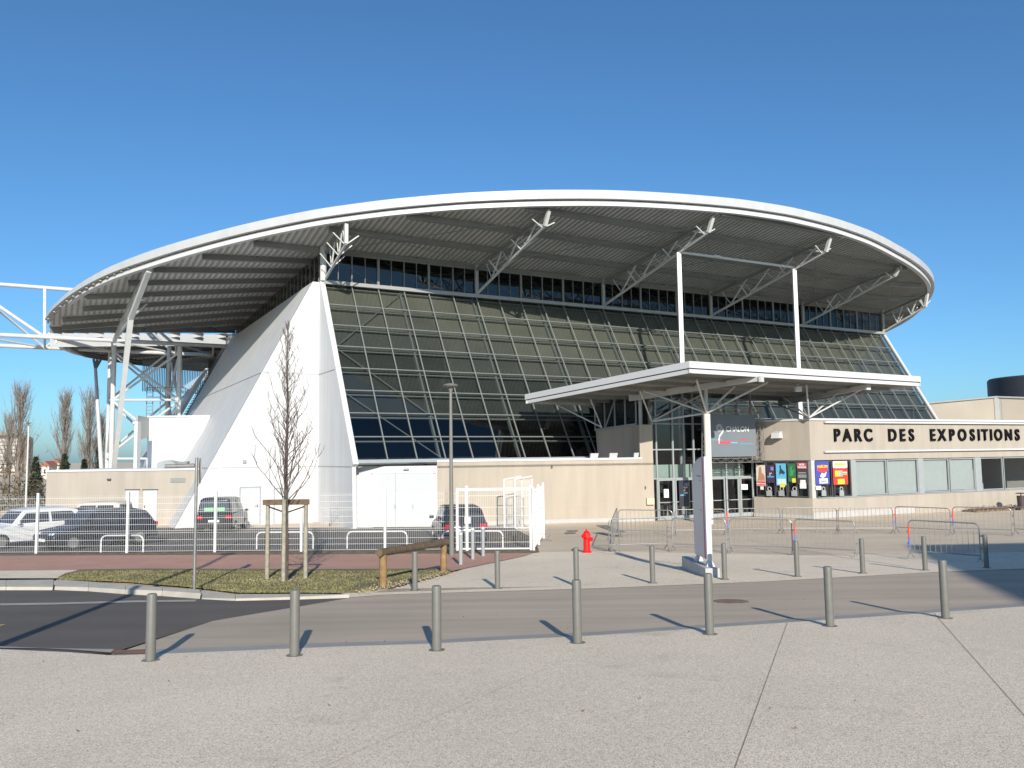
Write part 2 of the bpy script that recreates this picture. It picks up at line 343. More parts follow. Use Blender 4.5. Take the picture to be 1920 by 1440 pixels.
# kerbs round the lawn
mb = MB()
def kerb_run(mb, top, bot, h=.13, w=.22):
    for (a, b), (c, d) in zip(zip(top, top[1:]), zip(bot, bot[1:])):
        A_, B_ = G(*a, h), G(*b, h); D_, C_ = G(*c, .0), G(*d, .0)
        A_ = A_.lerp(B_, .004); D_ = D_.lerp(C_, .004)
        q = [A_, B_, B_+(B_-C_).normalized()*0, A_]
        mb.hexa([D_, C_, V((B_.x, B_.y+.05, C_.z-.02)), V((A_.x, A_.y+.05, D_.z-.02))],
                [V((D_.x, D_.y+.03, A_.z)), V((C_.x, C_.y+.03, B_.z)), V((B_.x, B_.y+.05, B_.z)), V((A_.x, A_.y+.05, A_.z))])
tp = [(-420, 1087), (-200, 1087), (10, 1088), (99, 1087)]; bt = [(-420, 1106), (-200, 1106), (10, 1107), (98, 1107)]
kerb_run(mb, tp, bt)
kerb_run(mb, [(103, 1087), (165, 1090.5), (234, 1097), (303, 1101.5), (373, 1106.5)], [(101, 1106.5), (165, 1109), (234, 1114.5), (303, 1118), (375, 1123.5)])
kerb_run(mb, [(375, 1107), (440, 1114.5), (560, 1114), (655, 1114.5)], [(377, 1123.5), (440, 1127), (560, 1124.5), (655, 1121.5)], h=.07)
mb.build('kerb', KERB, bevel=.012)['kind'] = 'structure'
# car park behind the fence
sheet('car_park', GP((-700, 1036), (0, 1036.5), (1010, 1030.5), (1000, 1010), (960, 988), (660, 989.5), (0, 990), (-700, 991)), .006, mat('park_asphalt', (.10, .092, .085), .9, var=.12, scale=.4, fine=.2, bscale=160))
# joints in the forecourt
for nm, a, b in (('a', (1476, 1168), (1376, 1445)), ('b', (1752, 1150), (1960, 1385)), ('c', (-60, 1268), (150, 1229)), ('d', (330, 1560), (1030, 1250))):
    p, q = G(*a, .054), G(*b, .054); d = (q-p); d.z = 0; d.normalize(); s_ = V((-d.y, d.x, 0))*(.003 if nm in 'ab' else .002)
    sheet('paving_joint', [(p-s_)[:2], (q-s_)[:2], (q+s_)[:2], (p+s_)[:2]], .054, mat('joint_dirt', (.30, .24, .18), .95, var=.3, scale=10))
for a, b in (((1700, 1062), (1400, 1010)), ((1118, 1034), (1300, 1060))):
    p, q = G(*a, .02), G(*b, .02); d = (q-p); d.z = 0; d.normalize(); s_ = V((-d.y, d.x, 0))*.012
    sheet('paving_joint', [(p-s_)[:2], (q-s_)[:2], (q+s_)[:2], (p+s_)[:2]], .017, MATS['joint_dirt'])

# ================================================================ HALL FRAME OF REFERENCE
th = math.radians(29); U_ = V((math.cos(th), math.sin(th), 0)); W_ = V((-U_.y, U_.x, 0)); Z_ = V((0, 0, 1))
tl = math.radians(30.5); S_ = W_*math.sin(tl)+Z_*math.cos(tl)
B0 = atY(669, 864, 44); SL = (14.3-B0.z)/S_.z; A0 = B0+S_*SL; LEN = 51.5
NG = -(W_*math.cos(tl)-Z_*math.sin(tl))   # outward normal of the glazing
def P(a, s, z): return V((A0.x, A0.y, 0))+U_*a-W_*s+Z_*z
hall = thing('exhibition_hall', 'great white exhibition hall with sloping glass front under a huge oval overhanging roof', 'building', (A0.x, A0.y, 0))
# --- glazing
NC, NR = 30, 8
g = MB(); g.quad(B0, B0+U_*LEN, A0+U_*LEN, A0)
glz = g.build('glass_facade', GLS, hall)
rows = [0, .118, .242, .364, .489, .614, .74, .866, 1.0]
mb = MB()
for i in range(NC+1):
    p = B0+U_*(LEN*i/NC)+NG*.03; mb.bar(p, p+S_*SL, .055, .08, NG)
for k in range(NR+1):
    p = B0+S_*(SL*rows[k])+NG*.032; mb.bar(p, p+U_*LEN, .05, .075, NG)
mb.build('mullion_grid', mat('mullion_paint', (.185, .20, .195), .45, var=.06), glz)
mb = MB()   # inner structure seen through the glass
for k in range(1, NR+1):
    p = B0+S_*(SL*rows[k]-.2)-NG*.16; mb.bar(p, p+U_*LEN, .07, .10, NG)
for i in range(0, NC+1, 3):
    p = B0+U_*(LEN*i/NC-.22)-NG*.24; mb.bar(p, p+S_*SL, .11, .22, NG)
def gp(i, k): return B0+U_*(LEN*i/NC)+S_*(SL*(rows[int(k)]+(k-int(k))*.12))-NG*.1
for (i, k), (j, l_) in [((3, 8), (0, 5)), ((0, 5), (3, 1.9)), ((0, 3), (3, 0)), ((30, 4), (27, 6)), ((27, 2), (30, 0)), ((27, 0), (29, 3)), ((30, 5), (28, 8))]:
    mb.tube(gp(i, k), gp(j, l_), .03, n=5)
mb.build('inner_frame', mat('inner_paint', (.27, .29, .29), .5), glz)
# panel screens behind the glass: sunlit haze put into pane tones, darker below
tones = [mat('haze_tone_%d' % i, c, .8, var=.10, scale=.7) for i, c in enumerate([(.225, .222, .19), (.165, .166, .15), (.115, .12, .112), (.062, .069, .068)])]
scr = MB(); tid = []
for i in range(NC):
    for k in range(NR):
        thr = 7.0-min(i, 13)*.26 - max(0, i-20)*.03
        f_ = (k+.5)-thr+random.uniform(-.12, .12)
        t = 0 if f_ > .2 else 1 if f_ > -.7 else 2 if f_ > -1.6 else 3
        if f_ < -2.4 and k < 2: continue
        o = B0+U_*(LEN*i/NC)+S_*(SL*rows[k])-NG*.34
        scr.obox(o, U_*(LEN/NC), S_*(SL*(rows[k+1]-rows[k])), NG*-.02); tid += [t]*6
so_ = scr.build('sun_haze_screen', tones[0], glz)
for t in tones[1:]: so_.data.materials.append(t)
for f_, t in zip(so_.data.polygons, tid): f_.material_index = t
# white edge trims and sill
mb = MB(); mb.bar(B0-U_*.14+NG*.02-S_*.3, A0-U_*.14+NG*.02+S_*.1, .30, .30, NG); mb.build('edge_trim', WHITE, hall)
mb = MB(); mb.bar(B0+U_*(LEN+.12)+NG*.02-S_*.1, A0+U_*(LEN+.12)+NG*.02, .24, .25, NG); mb.build('edge_trim', WHITE, hall)
mb = MB(); mb.bar(B0-S_*.12+NG*.04, B0+U_*LEN-S_*.12+NG*.04, .2, .16, NG); mb.build('facade_sill', GREYF, hall)
mb = MB(); mb.bar(P(-.1, .05, 14.36), P(LEN+.3, .05, 14.36), .42, .22); mb.build('ledge', STEEL, hall)
# body of the hall, dark inside behind the glazing
mb = MB(); mb.poly([P(.4, -.7, 0), P(LEN-.4, -.7, 0), P(LEN-.4, -48, 0), P(.4, -48, 0)], (0, 0, 14.1)); mb.build('hall_core', DARKI, hall)
mb = MB(); mb.poly([P(.9, -1.2, 14.1), P(LEN-.9, -1.2, 14.1), P(LEN-.9, -34, 14.1), P(.9, -34, 14.1)], (0, 0, 1.9)); mb.build('clerestory_core', DARKI, hall)
# --- cheek wall (right of the corner edge) and front white triangle F, sloping flank G
sF = V(atpl(327, 987, A0, W_)); aF = (sF-A0).dot(U_)     # foot of the slanting edge
slant = (V((A0.x, A0.y, 14.3))-U_*.64 - (P(aF, 0, 0)))
mb = MB(); mb.poly([P(-.28, 0, -.1), P(-.28, 0, 14.35), P(-.28, (B0-A0).dot(-W_)+.05, B0.z-.3), P(-.28, (B0-A0).dot(-W_)+.25, -.1)], U_*.22); mb.build('cheek_wall', WALLW, hall)
mb = MB(); mb.poly([P(-.08, .01, -.1), P(-.08, .01, 14.35), P(-.7, .01, 14.35), P(aF-.05, .01, -.1)], W_*.2); fw = mb.build('front_wall', WALLW, hall)
LG = 26.
foot = P(aF-.05, 0, -.1); top = P(-.7, 0, 14.35)
mb = MB(); nn = (top-foot).cross(W_).normalized()
mb.poly([foot, top, top+W_*LG, foot+W_*LG], U_*.35); mb.build('sloping_flank', WALLW, hall)
mb = MB()
q0 = foot+W_*LG; q1 = top+W_*LG
mb.poly([q0+U_*.6, q1+U_*.6, q1+U_*.6+W_*7, q0+U_*.6+W_*7], U_*.2)
lv = mb.build('louvre_strip', DARKF, hall)
mb = MB()
for k in range(60):
    p = (q0+U_*.45).lerp(q1+U_*.45, (k+.5)/60); mb.bar(p, p+W_*7, .05, .08)
mb.build('louvre', mat('louvre_paint', (.12, .14, .17), .5), lv)
mb = MB(); mb.poly([q0+W_*7, q1+W_*7-(q1-q0)*.14, q1+W_*14-(q1-q0)*.3, q0+W_*24], U_*.3); mb.build('rear_flank', WALLW, hall)
mb = MB()   # corrugated strip above the rear flank
for k in range(40):
    p = P(-1.2-k*.14, -LG-9.5-k*.09, 11.9); mb.bar(p-Z_*(1.9-k*.012), p+Z_*1.6, .08, .06, W_)
mb.build('corrugated_infill', mat('blue_grey_metal', (.30, .34, .40), .5), hall)
# panel seams with the gap's shadow put into the colour: slim dark lines standing 3 mm proud
SEAM = mat('seam_shadow_gap', (.36, .36, .36), .7)
mb = MB()
def Fp(px, py): return atpl(px, py, P(0, .013, 0), W_)
for y0 in (702, 874):
    p = atpl(594, y0, P(0, .02, 0), W_); z = p.z
    tt = (z+.1)/(14.45); aL = (aF-.05)*(1-tt)+(-.7)*tt
    mb.bar(P(-.1, .013, z), P(aL+.05, .013, z), .03, .035)
    mb.bar(P(aL-.01, 0, z)-U_*.01, P(aL-.01, -LG, z)-U_*.01, .03, .035)
    if z < B0.z+12:
        tz = max(0, (z-B0.z)/(14.3-B0.z)); sR = (B0-A0).dot(-W_)*(1-tz)
        mb.bar(P(-.29, 0, z), P(-.29, sR, z), .03, .035)
mb.build('panel_seams', SEAM, fw)
# doors in the white front wall
def wall_door(px0, px1, py0, py1, leafs=1, handle=True):
    a = atpl(px0, py0, P(0, .03, 0), W_); b = atpl(px1, py0, P(0, .03, 0), W_); c = atpl(px0, py1, P(0, .03, 0), W_)
    w = (b-a).length; h = a.z-max(c.z, .02); o = a-Z_*h
    mb = MB(); mb.obox(o, U_*w, -W_*.035, Z_*h); d = mb.build('door', mat('white_door', (.47, .49, .51), .45, var=.02), hall)
    mb = MB(); mb.obox(o-U_*.06, U_*.06, -W_*.05, Z_*(h+.06)); mb.obox(o+U_*w, U_*.06, -W_*.05, Z_*(h+.06)); mb.obox(o+Z_*h, U_*w, -W_*.05, Z_*.06); mb.build('door_frame', GREYF, d)
    if handle:
        p = o+U_*(w*.88)-W_*.036+Z_*1.02; mb = MB(); mb.bar(p, p-U_*.12, .03, .03); mb.obox(p-Z_*.08, U_*.03, -W_*.02, Z_*.16); mb.build('handle', DARKF, d)
wall_door(451, 487, 915, 984); wall_door(515, 540, 917, 984)
mb = MB(); p = atpl(455, 868, P(0, .03, 0), W_); mb.obox(p, U_*.18, -W_*.08, Z_*.18); mb.build('wall_lamp', GREYF, hall)

# --- clerestory band
ZB, ZT = 14.45, 16.42
mb = MB(); mb.quad(P(0, .02, ZB), P(LEN, .02, ZB), P(LEN, .02, ZT), P(0, .02, ZT)); mb.quad(P(0, .02, ZB), P(0, .02, ZT), P(0, -33, 15.2), P(0, -33, ZB))
cl = mb.build('clerestory_glass', glassmat('clerestory_glass', (.3, .33, .34), .8, 1.5), hall)
mb = MB()
for i in range(31*1): 
    a = LEN*i/30; wd = .2 if i % 6 == 0 else (.14 if i % 2 == 0 else .05)
    mb.bar(P(a, .07, ZB), P(a, .07, ZT), wd, .1, W_)
for i in range(30):
    a = LEN*(i+.5)/30; mb.bar(P(a, .06, ZB), P(a, .06, ZT), .035, .05, W_)
for i in range(0, 31, 2):
    a = LEN*i/30
    if i % 6 == 2: mb.bar(P(a-LEN/15, -.15, ZT-.1), P(a, -.15, ZB+.05), .07, .07)
    if i % 6 == 4: mb.bar(P(a-LEN/15, -.15, ZT-.1), P(a, -.15, ZB+.05), .07, .07)
    if i % 6 == 0 and i: mb.bar(P(a-LEN/15, -.15, ZB+.05), P(a, -.15, ZT-.1), .07, .07)
for j in range(34):
    s = -33*j/33; z1 = ZT-(1.2*j/33); mb.bar(P(-.05, s, ZB), P(-.05, s, z1), .05, .04, U_)
mb.bar(P(0, .06, ZT), P(LEN, .06, ZT), .2, .16)
mb.build('clerestory_frame', mat('clerestory_paint', (.20, .21, .20), .5), cl)
for i in range(6):
    mb = MB(); mb.tube(P(LEN*i/5-.1*(i == 0), .15, 14.42), P(LEN*i/5-.1*(i == 0), .15, 16.6), .14 if i else .2, n=12); mb.build('clerestory_column', STEELW if i == 0 else STEEL, hall, smooth=True)

# --- ROOF: tilted oval shell
EC, ES, EA, EB = 26., -22., 41., 34.9
ZR = {-90: 16.2, -60: 16.2, -30: 16.2, -6: 16.3, 6: 16.6, 18: 17.0, 30: 17.5, 42: 18.0, 54: 18.25, 60: 18.25, 66: 18.35, 72: 18.5, 78: 18.8, 84: 18.98, 90: 19.08, 96: 19.05, 102: 18.93, 108: 18.8, 114: 18.6, 120: 18.36, 126: 18.05, 132: 17.68, 138: 17.2, 144: 16.7, 150: 16.24, 156: 15.78, 162: 15.24, 168: 14.7, 174: 14.32, 180: 14.15, 186: 14.0, 198: 13.9, 210: 14.2, 228: 14.5, 252: 15.2, 270: 16.2}
KR = sorted(ZR)
def zrim(deg):
    while deg < -90: deg += 360
    while deg >= 270: deg -= 360
    for a, b in zip(KR, KR[1:]):
        if a <= deg <= b:
            t = (deg-a)/(b-a); return ZR[a]*(1-t)+ZR[b]*t
def rim(deg, k=1.0, dz=0):
    t = math.radians(deg); return P(EC+EA*k*math.cos(t), ES+EB*k*math.sin(t), zrim(deg)+dz)
def inner(a, s): return 16.5-.0012*min(s, 0)**2 if s > -33 else 15.19
def zroof(a, s):
    qa = min(max(a, 0), LEN); qs = min(max(s, -40), 0.); d = math.hypot(a-qa, s-qs); hi = inner(qa, qs)
    if d < 1e-4: return hi
    da, ds = (a-qa)/d, (s-qs)/d
    # distance to rim along this direction
    X, Y = (qa-EC)/EA, (qs-ES)/EB; dx, dy = da/EA, ds/EB
    A_ = dx*dx+dy*dy; B_ = X*dx+Y*dy; C_ = X*X+Y*Y-1
    disc = B_*B_-A_*C_; L_ = (-B_+math.sqrt(max(disc, 0)))/A_ if disc > 0 else d
    deg = math.degrees(math.atan2(Y+dy*L_, X+dx*L_)); zr = zrim(deg)-.5
    return hi+(zr-hi)*min(d/max(L_, .05), 1.1)
def slotd(a, s):     # >0 on the near side of the slot edge, measured across it
    return s-(-21.-(a+15)*7./15.)
def in_slot(a, s): return a < 1 and -4.6 < slotd(a, s) < 0
mb = MB(); NT = 720; ks = [0, .25, .5, .6, .65, .7, .74, .78, .82, .85, .88, .91, .935, .96, .978, .992]
vs = []
for k in ks:
    for i in range(NT):
        t = 2*math.pi*i/NT; a = EC+EA*k*math.cos(t); s = ES+EB*k*math.sin(t); vs.append(P(a, s, zroof(a, s)))
def keep(r, i):
    t = 2*math.pi*(i+.5)/NT; k = (ks[r]+ks[r+1])/2; return not in_slot(EC+EA*k*math.cos(t), ES+EB*k*math.sin(t))
fs = [(r*NT+i, r*NT+(i+1) % NT, (r+1)*NT+(i+1) % NT, (r+1)*NT+i) for r in range(1, len(ks)-1) for i in range(NT) if keep(r, i)]
mb.add(vs, fs); n0 = len(vs)
mb.add([v+Z_*.4 for v in vs], fs)
mb.f += [(NT+i for i in range(0))] if 0 else []
cI = len(mb.v); mb.v.append(P(EC, ES, zroof(EC, ES))); mb.v.append(P(EC, ES, zroof(EC, ES)+.4))
mb.f += [(cI, NT+i, NT+(i+1) % NT) for i in range(NT)]+[(cI+1, n0+NT+i, n0+NT+(i+1) % NT) for i in range(NT)]
roof = mb.build('roof', DECK, hall)
# fascia in two steps
def ring(name, k, z0, z1, th_, m):
    mb = MB(); sec = []
    d = 186.6
    while d <= 360+176.6: sec.append(d); d += 1.
    sec = [186.6]+sec[1:-1]+[536.6]; pts = []
    for d in sec:
        e = (d-(360+150))/26.6; f_ = 1-.72*max(0, min(1, e)); zc = zrim(d)
        top = -(1-f_)*.10; a_, b_ = top+(z1)*f_, top+(z0)*f_
        pts.append([rim(d, k, a_), rim(d, k, b_), rim(d, k-th_, b_), rim(d, k-th_, a_)])
    for a, b in zip(pts, pts[1:]):
        for j in range(4): mb.add([a[j], b[j], b[(j+1) % 4], a[(j+1) % 4]], [(0, 1, 2, 3)])
    mb.add(pts[0], [(0, 1, 2, 3)]); mb.add(pts[-1], [(3, 2, 1, 0)])
    return mb.build(name, m, roof, smooth=True)
ring('fascia', 1.0, -.50, 0, .008, mat('fascia_grey_white', (.455, .465, .475), .45, var=.03, scale=.3, streak=(1.5, 1.5, .6), samt=.06)); ring('fascia_edge', .993, -.84, -.55, .008, WHITE); ring('fascia_gap', .991, -.56, -.49, .006, DARKF)
def sl_pt(a, off): return a, -21.-(a+15)*7./15.+off
for off, z0, z1, nm in ((0, -.45, .1, 'slot_edge'), (-4.6, -.75, .35, 'slot_fascia')):
    mb = MB()
    for k in range(15):
        a0 = -14.6+k*.97; a1 = a0+.97; p, q = sl_pt(a0, off), sl_pt(a1, off)
        A_, B_ = P(p[0], p[1], zroof(*p)), P(q[0], q[1], zroof(*q)); mb.obox(A_+Z_*z0, B_-A_, W_*.12, Z_*(z1-z0))
    mb.build(nm, BEAM if off == 0 else WHITE, roof)
# purlins following the shell, parallel to the facade, and deck ribs across them
def inell(a, s, k=.985): return ((a-EC)/EA)**2+((s-ES)/EB)**2 < k*k
mb = MB(); s = 12.0
while s > -46:
    seg = []
    a = EC-EA
    while a < EC+EA:
        a2 = a+1.2
        ok = inell(a, s) and inell(a2, s) and not in_slot(a, s) and not in_slot(a2, s) and not (0.3 < a+.6 < LEN-.3 and s < -.2)
        if ok:
            mb.bar(P(a, s, zroof(a, s)-.17), P(a2, s, zroof(a2, s)-.17), .16, .34)
            mb.bar(P(a, s, zroof(a, s)-.34), P(a2, s, zroof(a2, s)-.34), .30, .03)
        a = a2
    s -= 3.0
mb.build('purlin', BEAM, roof)
mb = MB(); a = EC-EA+.3
while a < EC+EA:
    h2 = 1-((a-EC)/EA)**2
    if h2 > 0:
        smax = ES+EB*.98*math.sqrt(h2); smin = ES-EB*.98*math.sqrt(h2)
        if 0 <= a <= LEN: smin = max(smin, .2)
        else: smin = max(smin, -46)
        n = max(1, int((smax-smin)/1.5))
        for i in range(n):
            s0 = smin+(smax-smin)*i/n; s1 = smin+(smax-smin)*(i+1)/n
            if not in_slot(a, s0) and not in_slot(a, s1): mb.bar(P(a, s0, zroof(a, s0)-.03), P(a, s1, zroof(a, s1)-.03), .13, .055)
    a += .36
rb = mb.build('deck_rib', DECKR, roof); rb['kind'] = 'stuff'
# --- cantilever trusses over the facade
def srim(a): return ES+EB*.975*math.sqrt(max(0, 1-((a-EC)/EA)**2))
ends = [(4.3, 15.75), (9.0, 16.9), (11.3, 17.2), (11.4, 17.1), (9.0, 16.9), (4.4, 16.1)]
def web(mb, a, se, ze, n):
    lo = lambda t: P(a, .15+(se-.15)*t, 14.5+(ze-14.5)*t)
    def hi_(t): s = .15+(se-.15)*t; return P(a, s, zroof(a, s)-.38)
    return lo, hi_
for i, (se, ze) in enumerate(ends):
    a = LEN*i/5; mb = MB(); lo, hi_ = web(mb, a, se, ze, 4)
    sr_ = srim(a)
    pts = [P(a, .1+(sr_-.1)*k/6, zroof(a, .1+(sr_-.1)*k/6)-.42) for k in range(7)]
    for p, q in zip(pts, pts[1:]): mb.bar(p, q, .13, .18)
    t_ = mb.build('roof_truss', BEAM, roof)
    mb = MB(); mb.bar(lo(0), lo(1), .12, .13)
    mb.bar(lo(1), P(a, min(se+.45, sr_), zroof(a, se)-.30), .2, .2, U_)
    mb.bar(P(a, min(se+.4, sr_), zroof(a, se)-.34), P(a, sr_, zroof(a, sr_)-.3), .12, .12)
    n = [3, 4, 5, 5, 4, 3][i]
    for k in range(1, n):
        t = k/n; mb.bar(lo(t-.01), hi_(min(1, t+.16)), .08, .08, U_)
        mb.bar(lo(t), hi_(max(0, t-.10)), .05, .05, U_)
    mb.bar(lo(.99), hi_(.86), .12, .12, U_)
    for t in (.35, .68, .97):      # knee braces to the purlins
        for sg in (-1, 1):
            p = lo(t); s = .15+(se-.15)*t; q = P(a+sg*1.5, s+.2, zroof(a+sg*1.5, s)-.3); mb.bar(p, p.lerp(q, .5 if t > .3 else .8), .06, .06)
    mb.build('lower_chord', mat('truss_paint', (.50, .51, .50), .45, var=.06), t_)
# thin bracing between trusses under the deck
mb = MB()
for i in range(5):
    a0, a1 = LEN*i/5, LEN*(i+1)/5
    for f0_, f1_ in ((.15, .9), (.9, .15)):
        s0 = srim(a0)*f0_; s1 = srim(a1)*f1_; n = 6
        pp = [P(a0+(a1-a0)*k/n, s0+(s1-s0)*k/n, zroof(a0+(a1-a0)*k/n, s0+(s1-s0)*k/n)-.45) for k in range(n+1)]
        mb.path(pp, .03, 4)
mb.build('roof_bracing', BEAM, roof)
# hanging posts from trusses 2 and 3 down through the entrance canopy, and the tie between them
pA = P(LEN*2/5, 8.5, 0); pB = P(LEN*3/5, 8.6, 0)
mb = MB(); mb.bar(pA+Z_*6.5, pA+Z_*16.55, .27, .27); mb.build('hanger_post', WHITE, roof)
mb = MB(); mb.bar(pB+Z_*5.6, pB+Z_*16.5, .27, .27); mb.build('hanger_post', WHITE, roof)
mb = MB(); mb.tube(pA+Z_*16.6, pB+Z_*16.6, .09); mb.bar(pA.lerp(pB, .28)+Z_*16.62, pA.lerp(pB, .34)+Z_*16.62, .3, .12); mb.build('tie_beam', WHITE, roof)
# rear edge beam shapes at the left, seen below the rim
mb = MB()
for d in range(189, 250, 3): mb.bar(rim(d, .97, -.9), rim(d+3, .97, -.9), .25, .3)
mb.build('edge_beam', BEAM, roof)

# ================================================================ LATTICE BOOM AND TOWER ON THE LEFT
Q = atY(440, 650, 72)
boom = thing('lattice_boom', 'long white tubular lattice boom running out left from under the hall roof', 'steel truss', Q)
def onl(p0, px):  # point on line p0 + t*U_ that projects to px
    lo, hi = -60., 20.
    for _ in range(50):
        mm = (lo+hi)/2; p = p0+U_*mm; d = p-V((0, 0, CZ)); x = 960+F*d.dot(RT)/d.dot(f0)
        if x < px: lo = mm
        else: hi = mm
    return p0+U_*lo
Q2 = Q+W_*3.0+V((0, 0, -.15)); Q2 = atY(400, 666, 75)
Qt = atY(130, 543, 66.5)
mb = MB(); mb.tube(onl(Q, -260), Q, .17, n=14); mb.build('bottom_tube', STEELW, boom, smooth=True)
mb = MB(); mb.tube(onl(Q2, -260), Q2, .17, n=14); mb.build('bottom_tube', STEELW, boom, smooth=True)
mb = MB(); mb.tube(onl(Qt, -260), onl(Qt, 330), .16, n=14); mb.build('top_tube', STEELW, boom, smooth=True)
mb = MB()
tt0 = onl(Qt, 84); b1 = onl(Q, 84); b2 = onl(Q2, 84)
mb.tube(tt0, b1, .12); mb.tube(tt0, b2+V((0, 0, 0)), .09)
tL = onl(Qt, -70); mb.tube(tL, b1, .13); mb.tube(tL, b2, .11)
tR = onl(Qt, 215); mb.tube(tR, b1, .12); mb.tube(tR, b2, .10); mb.tube(tR, onl(Q, 325), .12); mb.tube(tR, onl(Q2, 325), .1)
for a, b in ((-75, 84), (84, 210), (210, 330), (330, 400)): mb.tube(onl(Q, a), onl(Q2, b), .09); mb.tube(onl(Q2, b), onl(Q, b), .09)
mb.build('web_members', STEELW, boom)
def up(px, py, Y): return atY(px, py, Y)
tw = thing('lattice_tower', 'white tubular lattice tower carrying the roof edge behind the low annex', 'steel tower', up(265, 905, 68))
cols = [((205, 648), (206, 940), 66), ((198, 655), (199, 940), 71), ((331, 650), (331, 940), 66), ((312, 650), (311, 940), 71)]
cpnt = []
for (a, b, Y) in cols:
    p = up(*a, Y); q = V((up(*b, Y).x, Y, 0)); p = V((q.x, Y, p.z)); cpnt.append((p, q))
    mb = MB(); mb.tube(q, p, .19, n=14); mb.build('column', STEELW, tw, smooth=True)
(pa, qa), (pb, qb), (pc, qc), (pd, qd) = cpnt
def lev(i, py):   # point on column i at image height py
    p, q = cpnt[i]; z = up(cols[i][0][0], py, p.y).z; return V((p.x, p.y, z))
mb = MB()
for y0, y1 in ((660, 750), (752, 850)):
    for i, j in ((0, 2), (1, 3)):
        mb.tube(lev(i, y0), lev(j, y1), .095); mb.tube(lev(i, y1), lev(j, y0), .095)
    for i, j in ((0, 1), (2, 3)): mb.tube(lev(i, y0), lev(j, y1), .1); mb.tube(lev(i, y1), lev(j, y0), .1)
for y in (750, 860):
    for i, j in ((0, 2), (1, 3), (0, 1), (2, 3)): mb.tube(lev(i, y), lev(j, y), .10)
mb.build('cross_brace', STEELW, tw)
mb = MB()
for i in (0, 2):   # small caged ladder and platform
    pass
lx = up(274, 782, 66.5)
for dx in (0, .5, 1.1, 1.5): mb.tube(V((lx.x+dx, 66.5, lx.z-.2)), V((lx.x+dx, 66.5, up(274, 726, 66.5).z)), .035, n=5)
for k in range(9): z = lx.z+k*.28; mb.tube(V((lx.x, 66.5, z)), V((lx.x+.5, 66.5, z)), .02, n=5)
for z in (up(274, 727, 66.5).z, up(274, 745, 66.5).z): mb.tube(V((lx.x, 66.5, z)), V((lx.x+3.0, 66.5, z)), .03, n=5)
mb.build('ladder', GALV, tw)
# leaning struts that hold the rim
Rm = rim(151, .985, -.9); nd = up(245, 597, 53); bs = V((up(206, 900, 60).x, 60, 0))
st = thing('leaning_strut', 'long tapering steel strut leaning from the roof rim down to the tower foot', 'steel strut', bs)
mb = MB(); n = 14
for k in range(n):
    t0, t1 = k/n, (k+1)/n; w_0 = .5*(1-abs(t0-.75)*.7); mb.bar(bs.lerp(nd, t0), bs.lerp(nd, t1), .26+.08*t0, .26)
mb.bar(nd, Rm, .28, .28)
mb.build('strut_shaft', STEELW, st)
mb = MB(); back = up(214, 640, 62)
mb.bar(Rm, back.lerp(Rm, .5)+Z_*.3, .22, .3); mb.bar(back.lerp(Rm, .5)+Z_*.3, back, .22, .3); mb.tube(nd, back, .1)
mb.bar(nd, up(275, 570, 55), .1, .1); mb.bar(nd.lerp(Rm, .35), up(285, 555, 54), .05, .05); mb.bar(nd.lerp(bs, .02), up(268, 558, 57), .06, .06)
for t in (.25, .5, .75): mb.tube(nd.lerp(Rm, t), back.lerp(Rm, t*.8+.1), .07)
mb.build('bracket', STEELW, st)
bs2 = V((up(196, 900, 70).x, 70, 0)); t2 = up(179, 692, 76)
st2 = thing('leaning_strut', 'thinner rear strut with forked head leaning behind the lattice tower', 'steel strut', bs2)
mb = MB(); mb.tube(bs2, t2, .2, .14, n=10); mb.build('strut_shaft', STEELW, st2)
mb = MB()
for px, py in ((172, 655), (186, 655), (200, 655)): mb.tube(t2, up(px, py, 78), .12, n=6)
mb.build('fork', BEAM, st2)

# ================================================================ LEFT ANNEX (beige), WHITE BOX
an = thing('service_annex', 'long low beige annex with two white doors left of the white hall', 'building', G(220, 989))
YA = 48.3
def ax(px): return atY(px, 900, YA).x
xl, xr = ax(87), ax(372); ztA = atY(87, 882, YA).z
mb = MB(); mb.box((xl, YA, -.1), (xr, YA+8, ztA-.1)); mb.box((xr, YA+3.2, -.1), (xr+2.5, YA+8, ztA-.1)); mb.build('wall', BEIGE2, an)
mb = MB(); mb.box((xl-.05, YA-.06, ztA-.1), (xr+.2, YA+8.05, ztA+.02)); mb.build('parapet_cap', WHITE, an)
for a, b in ((237, 262), (270, 296)):
    x0, x1 = ax(a), ax(b); zt = atY(a, 919, YA).z
    mb = MB(); mb.box((x0, YA-.05, 0), (x1, YA-.003, zt)); d = mb.build('door', MATS['white_door'], an)
    mb = MB(); mb.box((x0-.04, YA-.09, zt), (x1+.04, YA-.003, zt+.05)); mb.build('door_hood', DARKF, d)
    mb = MB(); mb.box((x0+.08, YA-.10, 1.0), (x0+.12, YA-.051, 1.12)); mb.build('handle', DARKF, d)
x0, x1 = ax(320), ax(348); z0, z1 = atY(320, 904, YA).z, atY(320, 897, YA).z
mb = MB()
for k in range(4): z = z0+(z1-z0)*k/3; mb.bar((x0, YA-.03, z), (x1, YA-.03, z), .05, .03)
mb.build('vent_louvre', GREYF, an)
x0 = ax(206); mb = MB(); mb.box((x0-.12, YA-.12, ztA-.62), (x0+.08, YA-.003, ztA-.52)); mb.build('wall_lamp', DARKF, an)
